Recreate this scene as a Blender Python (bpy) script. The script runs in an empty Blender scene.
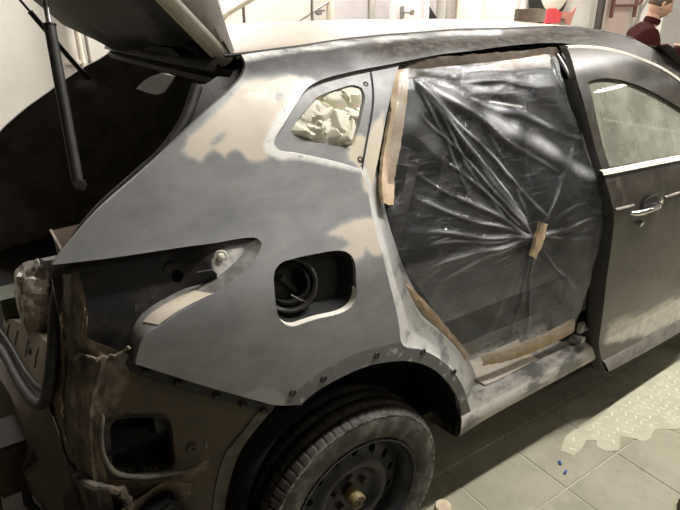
import bpy, bmesh, math, random
import numpy as np
from mathutils import Vector, Matrix
from mathutils.geometry import delaunay_2d_cdt
random.seed(7); rng = np.random.default_rng(7)
scene = bpy.context.scene
COL = scene.collection
pi = math.pi
FLOOR = -.07          # the rear axle of the car is the origin, x runs to its nose, y inboard from its right flank

# ------------------------------------------------------------------ camera
cam = bpy.data.cameras.new('camera'); cam_o = bpy.data.objects.new('camera', cam); COL.objects.link(cam_o)
cam.sensor_width = 36; cam.lens = 36*560/680; cam.clip_start = .02; cam.clip_end = 60
p_, y_, r_ = (math.radians(a) for a in (23.8, 56.2, -.4))
fwd = Vector((math.cos(p_)*math.cos(y_), math.cos(p_)*math.sin(y_), -math.sin(p_)))
rt = fwd.cross(Vector((0, 0, 1))).normalized(); up = rt.cross(fwd)
rt, up = rt*math.cos(r_)+up*math.sin(r_), up*math.cos(r_)-rt*math.sin(r_)
cam_o.matrix_world = Matrix.Translation((-.775, -1.02, 1.655)) @ Matrix((rt, up, -fwd)).transposed().to_4x4()
scene.camera = cam_o
# ------------------------------------------------------------------ light and exposure
vs = scene.view_settings
vs.view_transform = 'Standard'; vs.look = 'None'; vs.gamma = 1; vs.use_curve_mapping = False; vs.exposure = 0.0
scene.display_settings.display_device = 'sRGB'
w = bpy.data.worlds.new('world'); scene.world = w; w.use_nodes = True
w.node_tree.nodes['Background'].inputs[0].default_value = (1, .9, .8, 1)
w.node_tree.nodes['Background'].inputs[1].default_value = .02
CEIL = 4.2
LAMPS = [  # x, y, length along x (or along y when negative), watts
    (1.1, -.45, 1.2, 105), (2.7, -.45, 1.2, 105), (4.3, -.45, 1.2, 60),
    (1.2, 4.35, 1.2, 150), (3.6, 4.35, 1.2, 180), (6.0, 4.35, 1.2, 200), (7.8, 2.2, -1.2, 70),  # row by the back wall added to brighten it, then the crosswise one
    (4.6, -1.9, 1.2, 16), (7.2, -2.4, 1.2, 22), (-1.2, 4.3, 1.2, 100), (1.2, -3.6, 1.2, 26)]  # ends with an added back wall brightener and the added car side fill

# ------------------------------------------------------------------ helpers
def tag(o, label=None, cat=None, group=None, kind=None):
    if label: o['label'] = label
    if cat: o['category'] = cat
    if group: o['group'] = group
    if kind: o['kind'] = kind
    return o
def empty(name, loc, label=None, cat=None, group=None, kind=None, rz=0):
    o = bpy.data.objects.new(name, None); COL.objects.link(o); o.location = loc; o.rotation_euler.z = rz
    o.empty_display_size = .1
    return tag(o, label, cat, group, kind)
def link(name, me, parent=None):
    o = bpy.data.objects.new(name, me); COL.objects.link(o)
    if parent is not None:
        o.parent = parent
        m = Matrix.Identity(4); q = parent
        while q is not None: m = q.matrix_basis @ m; q = q.parent
        o.matrix_basis = m.inverted()          # geometry is written in scene metres
    return o
def mesh(name, verts, faces, mat, parent=None, smooth=True, label=None):
    me = bpy.data.meshes.new(name)
    me.from_pydata([tuple(map(float, v)) for v in verts], [], [tuple(map(int, f)) for f in faces]); me.validate(); me.update()
    if mat: me.materials.append(mat)
    if smooth: me.polygons.foreach_set('use_smooth', [True]*len(me.polygons))
    o = link(name, me, parent)
    if label: o['label'] = label
    return o
class MB:
    """collects simple shapes that make up ONE part"""
    def __init__(s): s.v = []; s.f = []
    def add(s, v, f):
        b = len(s.v); s.v += [tuple(map(float, p)) for p in v]; s.f += [tuple(int(i)+b for i in q) for q in f]; return s
    def box(s, c, d, rot=None, bev=.0):
        bm = bmesh.new(); bmesh.ops.create_cube(bm, size=1)
        for v in bm.verts: v.co = Vector((v.co.x*d[0], v.co.y*d[1], v.co.z*d[2]))
        if bev: bmesh.ops.bevel(bm, geom=bm.edges[:], offset=bev, segments=2, affect='EDGES')
        M = (rot.to_4x4() if rot else Matrix.Identity(4)); M = Matrix.Translation(c) @ M
        vs_ = [M @ v.co for v in bm.verts]; bm.verts.index_update()
        fs = [[v.index for v in f.verts] for f in bm.faces]; bm.free()
        return s.add(vs_, fs)
    def tube(s, pts, r, n=8, cap=True, flat=None):
        P = [Vector(p) for p in pts]; R = r if hasattr(r, '__len__') else [r]*len(P)
        rings = []; u = None
        for i, p in enumerate(P):
            t = (P[min(i+1, len(P)-1)]-P[max(i-1, 0)]).normalized()
            if u is None:
                u = t.orthogonal().normalized()
            u = (u-t*u.dot(t)).normalized(); w_ = t.cross(u)
            rings.append([p+(u*math.cos(2*pi*k/n)+w_*math.sin(2*pi*k/n))*R[i] for k in range(n)])
        v = [q for g in rings for q in g]; f = []
        for i in range(len(P)-1):
            for k in range(n): f.append((i*n+k, i*n+(k+1) % n, (i+1)*n+(k+1) % n, (i+1)*n+k))
        if cap: f += [tuple(range(n))[::-1], tuple((len(P)-1)*n+k for k in range(n))]
        return s.add(v, f)
    def lathe(s, prof, c, axis=(0, -1, 0), n=32, cap=False):
        """prof: (distance along axis, radius)"""
        a = Vector(axis).normalized(); u = a.orthogonal().normalized(); w_ = a.cross(u); c = Vector(c)
        v = [c+a*h+(u*math.cos(2*pi*k/n)+w_*math.sin(2*pi*k/n))*r for h, r in prof for k in range(n)]; f = []
        for i in range(len(prof)-1):
            for k in range(n): f.append((i*n+k, i*n+(k+1) % n, (i+1)*n+(k+1) % n, (i+1)*n+k))
        if cap: f += [tuple(range(n))[::-1], tuple((len(prof)-1)*n+k for k in range(n))]
        return s.add(v, f)
    def loft(s, lines):
        n = len(lines[0]); v = [p for L in lines for p in L]
        return s.add(v, [(i*n+k, i*n+k+1, (i+1)*n+k+1, (i+1)*n+k) for i in range(len(lines)-1) for k in range(n-1)])
    def make(s, name, mat, parent=None, smooth=True, label=None, angle=40):
        o = mesh(name, s.v, s.f, mat, parent, smooth, label)
        bm = bmesh.new(); bm.from_mesh(o.data); bmesh.ops.recalc_face_normals(bm, faces=bm.faces[:])
        ca = math.radians(angle)
        for e in bm.edges:
            if len(e.link_faces) == 2 and e.calc_face_angle(0) > ca: e.smooth = False
        bm.to_mesh(o.data); bm.free()
        return o
def curve(P, step, closed=False, corner=50):
    """smooth resampling of a 2-D/3-D polyline that keeps its sharp corners"""
    P = [np.array(p, float) for p in P]; n = len(P); out = []
    def tang(i):
        a, b, c_ = P[(i-1) % n], P[i], P[(i+1) % n]
        if not closed and i in (0, n-1): return None
        d1, d2 = b-a, c_-b
        k = np.dot(d1, d2)/(np.linalg.norm(d1)*np.linalg.norm(d2)+1e-12)
        if k < math.cos(math.radians(corner)): return None
        t = d1/(np.linalg.norm(d1)+1e-9)+d2/(np.linalg.norm(d2)+1e-9); return t/(np.linalg.norm(t)+1e-9)
    for i in range(n if closed else n-1):
        a, b = P[i], P[(i+1) % n]; L = np.linalg.norm(b-a); m = max(1, int(round(L/step)))
        ta, tb = tang(i), tang((i+1) % n); ta = (b-a)/L if ta is None else ta; tb = (b-a)/L if tb is None else tb
        for k in range(m):
            t = k/m; t2 = t*t; t3 = t2*t
            out.append((2*t3-3*t2+1)*a+(t3-2*t2+t)*ta*L+(3*t2-2*t3)*b+(t3-t2)*tb*L)
    if not closed: out.append(P[-1])
    return np.array(out)
def sdf(pts, poly):
    """signed distance, positive inside"""
    poly = np.asarray(poly); P = np.asarray(pts)[:, :2]; n = len(poly); d = np.full(len(P), 1e9); ins = np.zeros(len(P), bool)
    for i in range(n):
        a, b = poly[i], poly[(i+1) % n]; e = b-a; wv = P-a
        t = np.clip((wv@e)/(e@e+1e-12), 0, 1); q = wv-t[:, None]*e; d = np.minimum(d, (q*q).sum(1))
        c1 = (a[1] > P[:, 1]) != (b[1] > P[:, 1])
        with np.errstate(divide='ignore', invalid='ignore'):
            xi = (b[0]-a[0])*(P[:, 1]-a[1])/(b[1]-a[1]+1e-15)+a[0]
        ins ^= c1 & (P[:, 0] < xi)
    return np.where(ins, 1, -1)*np.sqrt(d)
def tri_fill(outline, holes, step, edge_step=None):
    es = edge_step or step
    loops = [curve(outline, es, True)]+[curve(h, es, True) for h in holes]
    lo, hi = loops[0].min(0), loops[0].max(0)
    nx, ny = int((hi[0]-lo[0])/step)+1, int((hi[1]-lo[1])/(step*.866))+1
    g = np.array([(lo[0]+(i+.5*(j % 2))*step, lo[1]+j*step*.866) for j in range(ny+1) for i in range(nx+1)])
    d = sdf(g, loops[0])
    for h in loops[1:]: d = np.minimum(d, -sdf(g, h))
    g = g[d > step*.45]
    co = []; ed = []
    for L in loops:
        b = len(co); co += [Vector(p) for p in L]; ed += [(b+i, b+(i+1) % len(L)) for i in range(len(L))]
    co += [Vector(p) for p in g]
    r = delaunay_2d_cdt(co, ed, [], 0, 1e-6)
    V = np.array([(v.x, v.y) for v in r[0]]); F = np.array(r[2])
    cen = V[F].mean(1); d = sdf(cen, loops[0])
    for h in loops[1:]: d = np.minimum(d, -sdf(cen, h))
    F = F[d > 0]
    return V, F
def panel(name, outline, holes, yfn, step, mat, parent, flange=.012, attrs=None, edge_step=None, label=None, vec=False, noflip=False):
    """sheet-metal panel: outline and holes in (x, z), lifted on y = yfn(x, z); edges turned inboard by flange"""
    V, F = tri_fill(outline, holes, step, edge_step)
    y = yfn(V[:, 0], V[:, 1]) if vec else np.array([yfn(a, b) for a, b in V])
    P = np.stack([V[:, 0], y, V[:, 1]], 1)
    a, b, c_ = P[F[:, 0]], P[F[:, 1]], P[F[:, 2]]
    F = np.where((np.cross(b-a, c_-a)[:, 1] > 0)[:, None], F[:, ::-1], F)
    verts = list(P); faces = [tuple(f) for f in F]
    if flange:
        cnt = {}
        for f in F:
            for i in range(3):
                e = (f[i], f[(i+1) % 3]); k = (min(e), max(e)); cnt[k] = None if k in cnt else e
        mp = {}
        for e in [e for e in cnt.values() if e]:
            ids = []
            for q in e:
                if q not in mp:
                    mp[q] = (len(verts), len(verts)+1); verts.append(P[q]); verts.append(P[q]+np.array((0, flange, 0)))
                ids.append(mp[q])
            faces.append((ids[1][0], ids[0][0], ids[0][1], ids[1][1]))
    o = mesh(name, verts, faces, mat, parent, True, label)
    if attrs:
        VV = np.array(verts)[:, [0, 2]]
        for an, polys in attrs.items():
            d = np.full(len(VV), -9.)
            for q in polys:
                neg = q[0] == '-'; q = q.lstrip('-'); s_ = sdf(VV, curve(OUT[q], .01, True, 70))
                d = np.minimum(d, -s_) if neg else np.maximum(d, s_)
            at = o.data.attributes.new(an, 'FLOAT', 'POINT'); at.data.foreach_set('value', d.astype(np.float32))
    return o
# ------------------------------------------------------------------ materials
class NT:
    def __init__(s, name):
        m = bpy.data.materials.new(name); m.use_nodes = True; s.m = m; s.t = m.node_tree; s.b = s.t.nodes['Principled BSDF']
        s.geo = s.n('ShaderNodeNewGeometry').outputs['Position']
    def n(s, ty, **k):
        nd = s.t.nodes.new(ty)
        for a, b in k.items(): setattr(nd, a, b)
        return nd
    def l(s, a, b): s.t.links.new(a, b)
    def val(s, sock, v):
        if isinstance(v, bpy.types.NodeSocket): s.l(v, sock)
        elif isinstance(v, (tuple, list)) and len(v) == 3 and sock.type == 'RGBA': sock.default_value = (*v, 1)
        else: sock.default_value = v
    def noise(s, scale, detail=4, rough=.6, vec=None, stretch=None, dist=0):
        nd = s.n('ShaderNodeTexNoise'); nd.inputs['Scale'].default_value = scale; nd.inputs['Detail'].default_value = detail
        nd.inputs['Roughness'].default_value = rough; nd.inputs['Distortion'].default_value = dist
        v = vec or s.geo
        if stretch:
            mp = s.n('ShaderNodeMapping'); s.l(v, mp.inputs[0]); mp.inputs['Scale'].default_value = stretch[:3]
            if len(stretch) > 3: mp.inputs['Rotation'].default_value = stretch[3:]
            v = mp.outputs[0]
        s.l(v, nd.inputs['Vector']); return nd.outputs['Fac']
    def ramp(s, fac, lo, hi, a=0., b=1.):
        nd = s.n('ShaderNodeMapRange', interpolation_type='SMOOTHSTEP'); s.val(nd.inputs[0], fac)
        for i, q in enumerate((lo, hi, a, b)): nd.inputs[i+1].default_value = q
        return nd.outputs[0]
    def math(s, op, a, b=0.):
        nd = s.n('ShaderNodeMath', operation=op); s.val(nd.inputs[0], a); s.val(nd.inputs[1], b); return nd.outputs[0]
    def mix(s, f, a, b):
        nd = s.n('ShaderNodeMix', data_type='RGBA'); s.val(nd.inputs[0], f); s.val(nd.inputs[6], a); s.val(nd.inputs[7], b); return nd.outputs[2]
    def attr(s, name): return s.n('ShaderNodeAttribute', attribute_name=name).outputs['Fac']
    def bump(s, h, strength=.3, dist=.01):
        nd = s.n('ShaderNodeBump'); nd.inputs['Strength'].default_value = strength; nd.inputs['Distance'].default_value = dist
        s.l(h, nd.inputs['Height']); s.l(nd.outputs[0], s.b.inputs['Normal'])
    def set(s, color=None, rough=None, metal=None, spec=None, **k):
        if color is not None: s.val(s.b.inputs['Base Color'], color)
        if rough is not None: s.val(s.b.inputs['Roughness'], rough)
        if metal is not None: s.val(s.b.inputs['Metallic'], metal)
        if spec is not None: s.val(s.b.inputs['Specular IOR Level'], spec)
        for a, b in k.items(): s.val(s.b.inputs[a.replace('_', ' ')], b)
        return s.m
def plain(name, c1, c2=None, rough=.6, scale=12, metal=0, spec=.4, bump=0, bscale=60, lo=.35, hi=.65, stretch=None):
    t = NT(name); c2 = c2 or tuple(x*.75 for x in c1)
    t.set(t.mix(t.ramp(t.noise(scale, 5, .65, stretch=stretch), lo, hi), c1, c2), rough, metal, spec)
    if bump: t.bump(t.noise(bscale, 4), bump, .004)
    return t.m
# ---------------- measured outlines of the body panels (x, z) and points (x, y, z), in metres
OUT = {
 'skin': [(-0.685, 1.176),(-0.638, 1.218),(-0.584, 1.264),(-0.556, 1.284),(-0.507, 1.315),(-0.455, 1.348),(-0.391, 1.39),(-0.323, 1.432),(-0.257, 1.468),(-0.212, 1.492),(-0.183, 1.511),(-0.161, 1.536),(-0.158, 1.552),(0.025, 1.564),(0.169, 1.574),(0.319, 1.581),(0.497, 1.586),(0.669, 1.589),(0.873, 1.587),(1.168, 1.588),(1.309, 1.582),(1.395, 1.569),(1.475, 1.555),(1.531, 1.538),(1.583, 1.511),(1.641, 1.484),(1.747, 1.427),(1.869, 1.35),(1.936, 1.249),(1.848, 1.305),(1.712, 1.38),(1.59, 1.439),(1.468, 1.477),(1.36, 1.506),(1.169, 1.526),(1.043, 1.537),(0.802, 1.537),(0.627, 1.53),(0.472, 1.525),(0.269, 1.51),(0.113, 1.498),(0.011, 1.484),(-0.03, 1.471),(-0.078, 1.439),(-0.123, 1.404),(-0.158, 1.375),(-0.168, 1.361),(-0.161, 1.349),(-0.106, 1.331),(0.001, 1.296),(0.057, 1.274),(0.066, 1.24),(0.064, 1.202),(0.059, 1.162),(0.056, 1.103),(0.062, 1.039),(0.074, 0.981),(0.089, 0.919),(0.103, 0.853),(0.12, 0.782),(0.194, 0.738),(0.263, 0.683),(0.332, 0.61),(0.394, 0.521),(0.447, 0.419),(0.506, 0.277),(0.501, 0.232),(0.466, 0.243),(0.438, 0.348),(0.398, 0.444),(0.334, 0.548),(0.26, 0.636),(0.198, 0.687),(0.131, 0.724),(0.067, 0.745),(0.004, 0.759),(-0.046, 0.761),(-0.095, 0.758),(-0.157, 0.749),(-0.199, 0.732),(-0.214, 0.722),(-0.285, 0.75),(-0.327, 0.779),(-0.37, 0.809),(-0.446, 0.861),(-0.516, 0.91),(-0.58, 0.953),(-0.57, 0.98),(-0.558, 1.004),(-0.539, 1.021),(-0.513, 1.031),(-0.473, 1.05),(-0.415, 1.069),(-0.374, 1.082),(-0.333, 1.1),(-0.299, 1.119),(-0.27, 1.141),(-0.258, 1.157),(-0.264, 1.168),(-0.282, 1.173),(-0.31, 1.175),(-0.362, 1.175),(-0.427, 1.177),(-0.499, 1.177),(-0.578, 1.176),(-0.634, 1.176)],
 'fuel': [(-0.255, 1.067),(-0.25, 1.087),(-0.238, 1.102),(-0.22, 1.11),(-0.196, 1.111),(-0.161, 1.111),(-0.12, 1.109),(-0.077, 1.105),(-0.05, 1.098),(-0.033, 1.083),(-0.029, 1.063),(-0.033, 1.024),(-0.035, 0.981),(-0.048, 0.96),(-0.07, 0.95),(-0.104, 0.949),(-0.154, 0.954),(-0.198, 0.954),(-0.22, 0.954),(-0.24, 0.964),(-0.254, 0.983),(-0.259, 1.018)],
 'frame': [(-0.194, 1.348),(-0.109, 1.423),(-0.036, 1.479),(0.027, 1.493),(0.133, 1.509),(0.292, 1.52),(0.336, 1.523),(0.28, 1.483),(0.232, 1.434),(0.19, 1.38),(0.152, 1.317),(0.117, 1.259),(0.092, 1.218),(0.072, 1.216),(0.035, 1.266),(-0.101, 1.313),(-0.177, 1.334)],
 'qwin': [(-0.101, 1.368),(-0.105, 1.382),(-0.077, 1.404),(-0.038, 1.427),(-0.002, 1.447),(0.028, 1.454),(0.077, 1.462),(0.124, 1.466),(0.145, 1.458),(0.146, 1.441),(0.123, 1.406),(0.094, 1.365),(0.065, 1.325),(0.04, 1.324),(-0.006, 1.336),(-0.056, 1.349)],
 'jambo': [(0.057, 1.274),(0.066, 1.24),(0.059, 1.162),(0.056, 1.103),(0.062, 1.039),(0.074, 0.981),(0.089, 0.919),(0.12, 0.782),(0.194, 0.738),(0.263, 0.683),(0.332, 0.61),(0.394, 0.521),(0.447, 0.419)],
 'jambi': [(0.147, 1.27),(0.151, 1.223),(0.143, 1.155),(0.142, 1.104),(0.148, 1.056),(0.167, 0.997),(0.201, 0.924),(0.275, 0.82),(0.33, 0.752),(0.39, 0.679),(0.446, 0.607),(0.495, 0.532),(0.538, 0.46)],
 'p_fill1': [(-0.188, 1.493),(-0.122, 1.493),(-0.039, 1.49),(-0.033, 1.476),(-0.063, 1.447),(-0.106, 1.411),(-0.141, 1.384),(-0.169, 1.363),(-0.191, 1.335),(-0.218, 1.329),(-0.245, 1.339),(-0.254, 1.357),(-0.278, 1.358),(-0.293, 1.347),(-0.309, 1.363),(-0.33, 1.361),(-0.348, 1.345),(-0.365, 1.355),(-0.378, 1.37),(-0.364, 1.389),(-0.325, 1.412),(-0.285, 1.435),(-0.241, 1.461)],
 'p_hole1': [(-0.322, 1.373),(-0.309, 1.386),(-0.292, 1.395),(-0.271, 1.403),(-0.274, 1.393),(-0.292, 1.38),(-0.311, 1.372)],
 'p_hole2': [(-0.129, 1.465),(-0.107, 1.47),(-0.095, 1.461),(-0.112, 1.449),(-0.131, 1.45)],
 'p_fill2': [(-0.08, 1.146),(-0.029, 1.155),(0.064, 1.15),(0.078, 1.128),(0.073, 1.075),(0.042, 1.069),(0.021, 1.086),(0.015, 1.104),(-0.004, 1.077),(-0.039, 1.082),(-0.056, 1.098),(-0.024, 1.11),(-0.039, 1.129)],
 'p_fill3': [(0.164, 1.379),(0.188, 1.397),(0.158, 1.331),(0.12, 1.261),(0.08, 1.205),(0.058, 1.221),(0.063, 1.281),(0.044, 1.301),(0.05, 1.319),(0.077, 1.347),(0.097, 1.347),(0.106, 1.337),(0.125, 1.354)],
 'p_rim': [(-0.008, 1.492),(-0.036, 1.485),(-0.096, 1.448),(-0.144, 1.413),(-0.181, 1.384),(-0.196, 1.359),(-0.189, 1.341),(-0.11, 1.318),(-0.003, 1.284),(0.077, 1.256),(0.083, 1.277),(0.004, 1.307),(-0.103, 1.339),(-0.153, 1.357),(-0.155, 1.368),(-0.108, 1.407),(-0.043, 1.457),(0.007, 1.478)],
 'p_edge': [(-0.166, 1.546),(0.017, 1.558),(0.158, 1.567),(0.304, 1.574),(0.477, 1.578),(0.644, 1.581),(0.849, 1.58),(0.832, 1.575),(0.63, 1.575),(0.465, 1.573),(0.292, 1.568),(0.147, 1.56),(0.01, 1.552),(-0.17, 1.541)],
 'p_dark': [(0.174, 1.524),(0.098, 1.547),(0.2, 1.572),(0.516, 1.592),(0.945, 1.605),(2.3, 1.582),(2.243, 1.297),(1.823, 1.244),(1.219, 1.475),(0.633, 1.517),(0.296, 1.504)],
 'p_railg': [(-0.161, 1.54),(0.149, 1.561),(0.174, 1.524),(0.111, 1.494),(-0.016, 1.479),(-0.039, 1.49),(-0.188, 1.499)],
 'p_bare1': [(-0.373, 0.801),(-0.315, 0.813),(-0.28, 0.797),(-0.257, 0.761),(-0.264, 0.739),(-0.318, 0.76)],
 'p_archw': [(-0.255, 0.748),(-0.215, 0.776),(-0.126, 0.809),(-0.047, 0.815),(0.037, 0.806),(0.123, 0.791),(0.269, 0.702),(0.409, 0.536),(0.571, 0.189),(0.472, 0.204),(0.428, 0.368),(0.349, 0.52),(0.235, 0.643),(0.131, 0.713),(0.057, 0.743),(-0.063, 0.751),(-0.142, 0.736),(-0.217, 0.707)],
 'lampin': [(-0.702, 1.166),(-0.605, 1.175),(-0.464, 1.174),(-0.319, 1.169),(-0.23, 1.159),(-0.218, 1.135),(-0.247, 1.107),(-0.298, 1.081),(-0.35, 1.062),(-0.412, 1.045),(-0.481, 1.024),(-0.524, 0.996),(-0.544, 0.951),(-0.563, 0.909),(-0.639, 0.941),(-0.687, 0.975),(-0.695, 1.028),(-0.692, 1.091),(-0.69, 1.14)],
 'lower': [(-0.645, 0.969),(-0.57, 0.939),(-0.441, 0.852),(-0.261, 0.73),(-0.282, 0.693),(-0.334, 0.648),(-0.379, 0.597),(-0.408, 0.544),(-0.427, 0.475),(-0.449, 0.311),(-0.695, 0.429),(-0.688, 0.648),(-0.675, 0.796)],
 'p_lowdust': [(-0.66, 0.989),(-0.572, 0.929),(-0.595, 0.874),(-0.623, 0.829),(-0.597, 0.802),(-0.54, 0.777),(-0.611, 0.794),(-0.644, 0.794),(-0.662, 0.734),(-0.666, 0.648),(-0.64, 0.606),(-0.54, 0.577),(-0.451, 0.592),(-0.453, 0.564),(-0.531, 0.545),(-0.655, 0.569),(-0.709, 0.495),(-0.751, 0.509)],
 'vent': [(-0.645, 0.774),(-0.635, 0.786),(-0.604, 0.784),(-0.552, 0.77),(-0.529, 0.759),(-0.524, 0.742),(-0.525, 0.677),(-0.529, 0.622),(-0.537, 0.605),(-0.561, 0.603),(-0.605, 0.615),(-0.644, 0.625),(-0.655, 0.635),(-0.659, 0.655),(-0.654, 0.717)],
 'fdoor': [(1.056, 1.528),(1.141, 1.526),(1.328, 1.506),(1.434, 1.478),(1.552, 1.439),(1.671, 1.381),(1.9, 1.235),(2.11, 1.06),(2.19, 0.72),(2.21, 0.32),(2.19, 0.17),(2.069, 0.168),(1.663, 0.186),(1.292, 0.204),(1.201, 0.353),(1.136, 0.529),(1.092, 0.7),(1.073, 0.886),(1.067, 0.98),(1.044, 1.037),(1.028, 1.118),(1.024, 1.201),(1.011, 1.324),(1.01, 1.425)],
 'fdwin': [(1.065, 1.415),(1.116, 1.421),(1.227, 1.414),(1.372, 1.38),(1.526, 1.323),(1.693, 1.244),(1.84, 1.118),(1.827, 1.096),(1.541, 1.115),(1.258, 1.129),(1.073, 1.138),(1.069, 1.196),(1.063, 1.294)],
 'lampwo': [(-0.264, 1.168),(-0.258, 1.157),(-0.27, 1.141),(-0.299, 1.119),(-0.333, 1.1),(-0.374, 1.082),(-0.415, 1.069),(-0.473, 1.05),(-0.513, 1.031),(-0.539, 1.021),(-0.558, 1.004),(-0.57, 0.98),(-0.58, 0.953)],
 'lampwi': [(-0.301, 1.151),(-0.299, 1.142),(-0.318, 1.128),(-0.34, 1.117),(-0.367, 1.104),(-0.394, 1.09),(-0.427, 1.081),(-0.47, 1.067),(-0.508, 1.054),(-0.536, 1.039),(-0.56, 1.011),(-0.575, 0.972),(-0.591, 0.933)],
 'p_lgrey': [(-0.368, 1.141),(-0.299, 1.155),(-0.227, 1.147),(-0.25, 1.098),(-0.313, 1.07),(-0.358, 1.061),(-0.362, 1.08),(-0.382, 1.084)],
 'p_lbeige': [(-0.51, 1.043),(-0.477, 1.063),(-0.436, 1.072),(-0.4, 1.078),(-0.409, 1.067),(-0.451, 1.056),(-0.485, 1.042),(-0.508, 1.031)],
 'lhole': [(-0.46, 1.106),(-0.454, 1.115),(-0.444, 1.118),(-0.435, 1.112),(-0.435, 1.102),(-0.442, 1.092),(-0.451, 1.09),(-0.459, 1.095)],
 'bumpstrip': [(-0.591, 0.954),(-0.567, 0.954),(-0.512, 0.912),(-0.442, 0.864),(-0.365, 0.811),(-0.287, 0.753),(-0.289, 0.716),(-0.314, 0.732),(-0.391, 0.785),(-0.478, 0.844),(-0.555, 0.9),(-0.591, 0.929)],
 'archfl': [(-0.261, 0.711),(-0.314, 0.66),(-0.357, 0.609),(-0.378, 0.564),(-0.399, 0.486),(-0.417, 0.368),(-0.449, 0.385),(-0.433, 0.502),(-0.414, 0.577),(-0.393, 0.618),(-0.354, 0.66),(-0.3, 0.717)],
 'p_archfl': [(-0.261, 0.711),(-0.314, 0.66),(-0.357, 0.609),(-0.377, 0.579),(-0.434, 0.575),(-0.392, 0.628),(-0.354, 0.666),(-0.299, 0.726)],
 'film': [(0.282, 1.489),(0.362, 1.493),(0.482, 1.494),(0.611, 1.496),(0.804, 1.501),(0.974, 1.505),(0.969, 1.481),(0.957, 1.411),(0.967, 1.338),(0.997, 1.233),(1.025, 1.134),(1.041, 1.05),(1.051, 0.977),(1.049, 0.885),(1.034, 0.802),(1.013, 0.673),(0.983, 0.582),(0.98, 0.528),(0.867, 0.542),(0.723, 0.552),(0.59, 0.561),(0.482, 0.58),(0.41, 0.617),(0.329, 0.723),(0.258, 0.824),(0.185, 0.935),(0.129, 1.031),(0.112, 1.111),(0.121, 1.175),(0.141, 1.234),(0.191, 1.353),(0.24, 1.435)],
 'p_door_reflection': [(1.2, 0.482),(1.451, 0.458),(1.939, 0.4),(2.269, 0.191),(1.668, 0.274),(1.382, 0.344),(1.236, 0.391)],
 'handle': [(1.154, 0.951),(1.244, 0.963),(1.341, 0.964),(1.425, 0.947)],
}
PTS = {
 'seal': [(-0.292, 0.3, 1.489),(-0.338, 0.27, 1.424),(-0.402, 0.25, 1.362),(-0.491, 0.24, 1.304),(-0.564, 0.24, 1.253),(-0.619, 0.24, 1.2),(-0.652, 0.24, 1.151),(-0.688, 0.22, 1.077),(-0.72, 0.2, 0.971),(-0.753, 0.2, 0.864),(-0.77, 0.28, 0.794),(-0.794, 0.45, 0.738),(-0.831, 0.8, 0.697),(-0.926, 1.3, 0.669)],
 'tape1': [(0.278, 0.285, 1.493),(0.238, 0.235, 1.391),(0.169, 0.17, 1.3),(0.121, 0.12, 1.235),(0.106, 0.09, 1.182)],
 'tape1b': [(0.341, 0.285, 1.494),(0.293, 0.235, 1.386),(0.222, 0.17, 1.292),(0.166, 0.12, 1.227),(0.141, 0.09, 1.167)],
 'tape2': [(0.139, 0.05, 0.943),(0.19, 0.05, 0.882),(0.268, 0.05, 0.783),(0.358, 0.055, 0.673),(0.436, 0.06, 0.575)],
 'tape2b': [(0.149, 0.05, 0.958),(0.204, 0.05, 0.904),(0.29, 0.05, 0.804),(0.382, 0.055, 0.69),(0.473, 0.06, 0.581)],
 'tape3': [(0.307, 0.3, 1.517),(0.398, 0.3, 1.521),(0.52, 0.3, 1.518),(0.656, 0.305, 1.518),(0.854, 0.31, 1.518),(1.046, 0.31, 1.523)],
 'tape3b': [(0.297, 0.285, 1.464),(0.389, 0.285, 1.466),(0.515, 0.29, 1.466),(0.648, 0.29, 1.464),(0.846, 0.295, 1.468),(1.067, 0.295, 1.445)],
 'tape4': [(0.554, 0.085, 0.532),(0.681, 0.08, 0.512),(0.815, 0.075, 0.505),(0.956, 0.07, 0.506),(1.073, 0.07, 0.516)],
 'tape4b': [(0.576, 0.085, 0.485),(0.696, 0.08, 0.459),(0.838, 0.075, 0.447),(0.976, 0.07, 0.449),(1.089, 0.07, 0.455)],
 'tape5': [(0.663, -0.004, 1.038),(0.656, -0.004, 1.006),(0.646, -0.004, 0.961),(0.638, -0.004, 0.928)],
 'tape5b': [(0.696, -0.004, 1.024),(0.694, -0.004, 0.987),(0.683, -0.004, 0.948),(0.66, -0.004, 0.915)],
 'strutn': [(-0.598, 0.23, 1.325),(-0.587, 0.27, 1.426),(-0.576, 0.32, 1.541),(-0.571, 0.37, 1.674)],
 'strutf': [(-0.308, 1.5, 1.404),(-0.384, 1.5, 1.531),(-0.488, 1.5, 1.689)],
 'lip': [(-0.662, 0.075, 0.843),(-0.675, 0.08, 0.784),(-0.677, 0.08, 0.722),(-0.66, 0.08, 0.67),(-0.616, 0.075, 0.637),(-0.549, 0.07, 0.612),(-0.488, 0.065, 0.601),(-0.462, 0.062, 0.612)],
 'bolt': [(-0.354, 0.06, 1.141),(-0.372, 0.06, 1.074),(-0.395, 0.05, 1.102)],
 'vis': [(-0.588, 0.03, 0.979)],
 'tape6': [(0.561, 0.285, 1.474),(0.683, 0.283, 1.484),(0.825, 0.282, 1.495),(0.966, 0.28, 1.505)],
 'tape6b': [(0.558, 0.282, 1.47),(0.683, 0.28, 1.466),(0.826, 0.278, 1.464),(0.98, 0.275, 1.462)],
 'rolled': [(0.985, 0.28, 1.494),(1.005, 0.26, 1.435),(1.026, 0.235, 1.367),(1.05, 0.205, 1.289),(1.071, 0.165, 1.196),(1.089, 0.115, 1.104),(1.085, 0.06, 1.04),(1.076, 0.03, 0.978)],
}
PZ = [(-.2,.16),(.2,.075),(.3,.045),(.4,.028),(.5,.014),(.62,.003),(.75,.0),(.86,.001),(.96,.008),(1.05,.022),
      (1.12,.052),(1.2,.095),(1.3,.138),(1.4,.186),(1.48,.245),(1.54,.315),(1.58,.40),(1.62,.55)]
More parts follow.
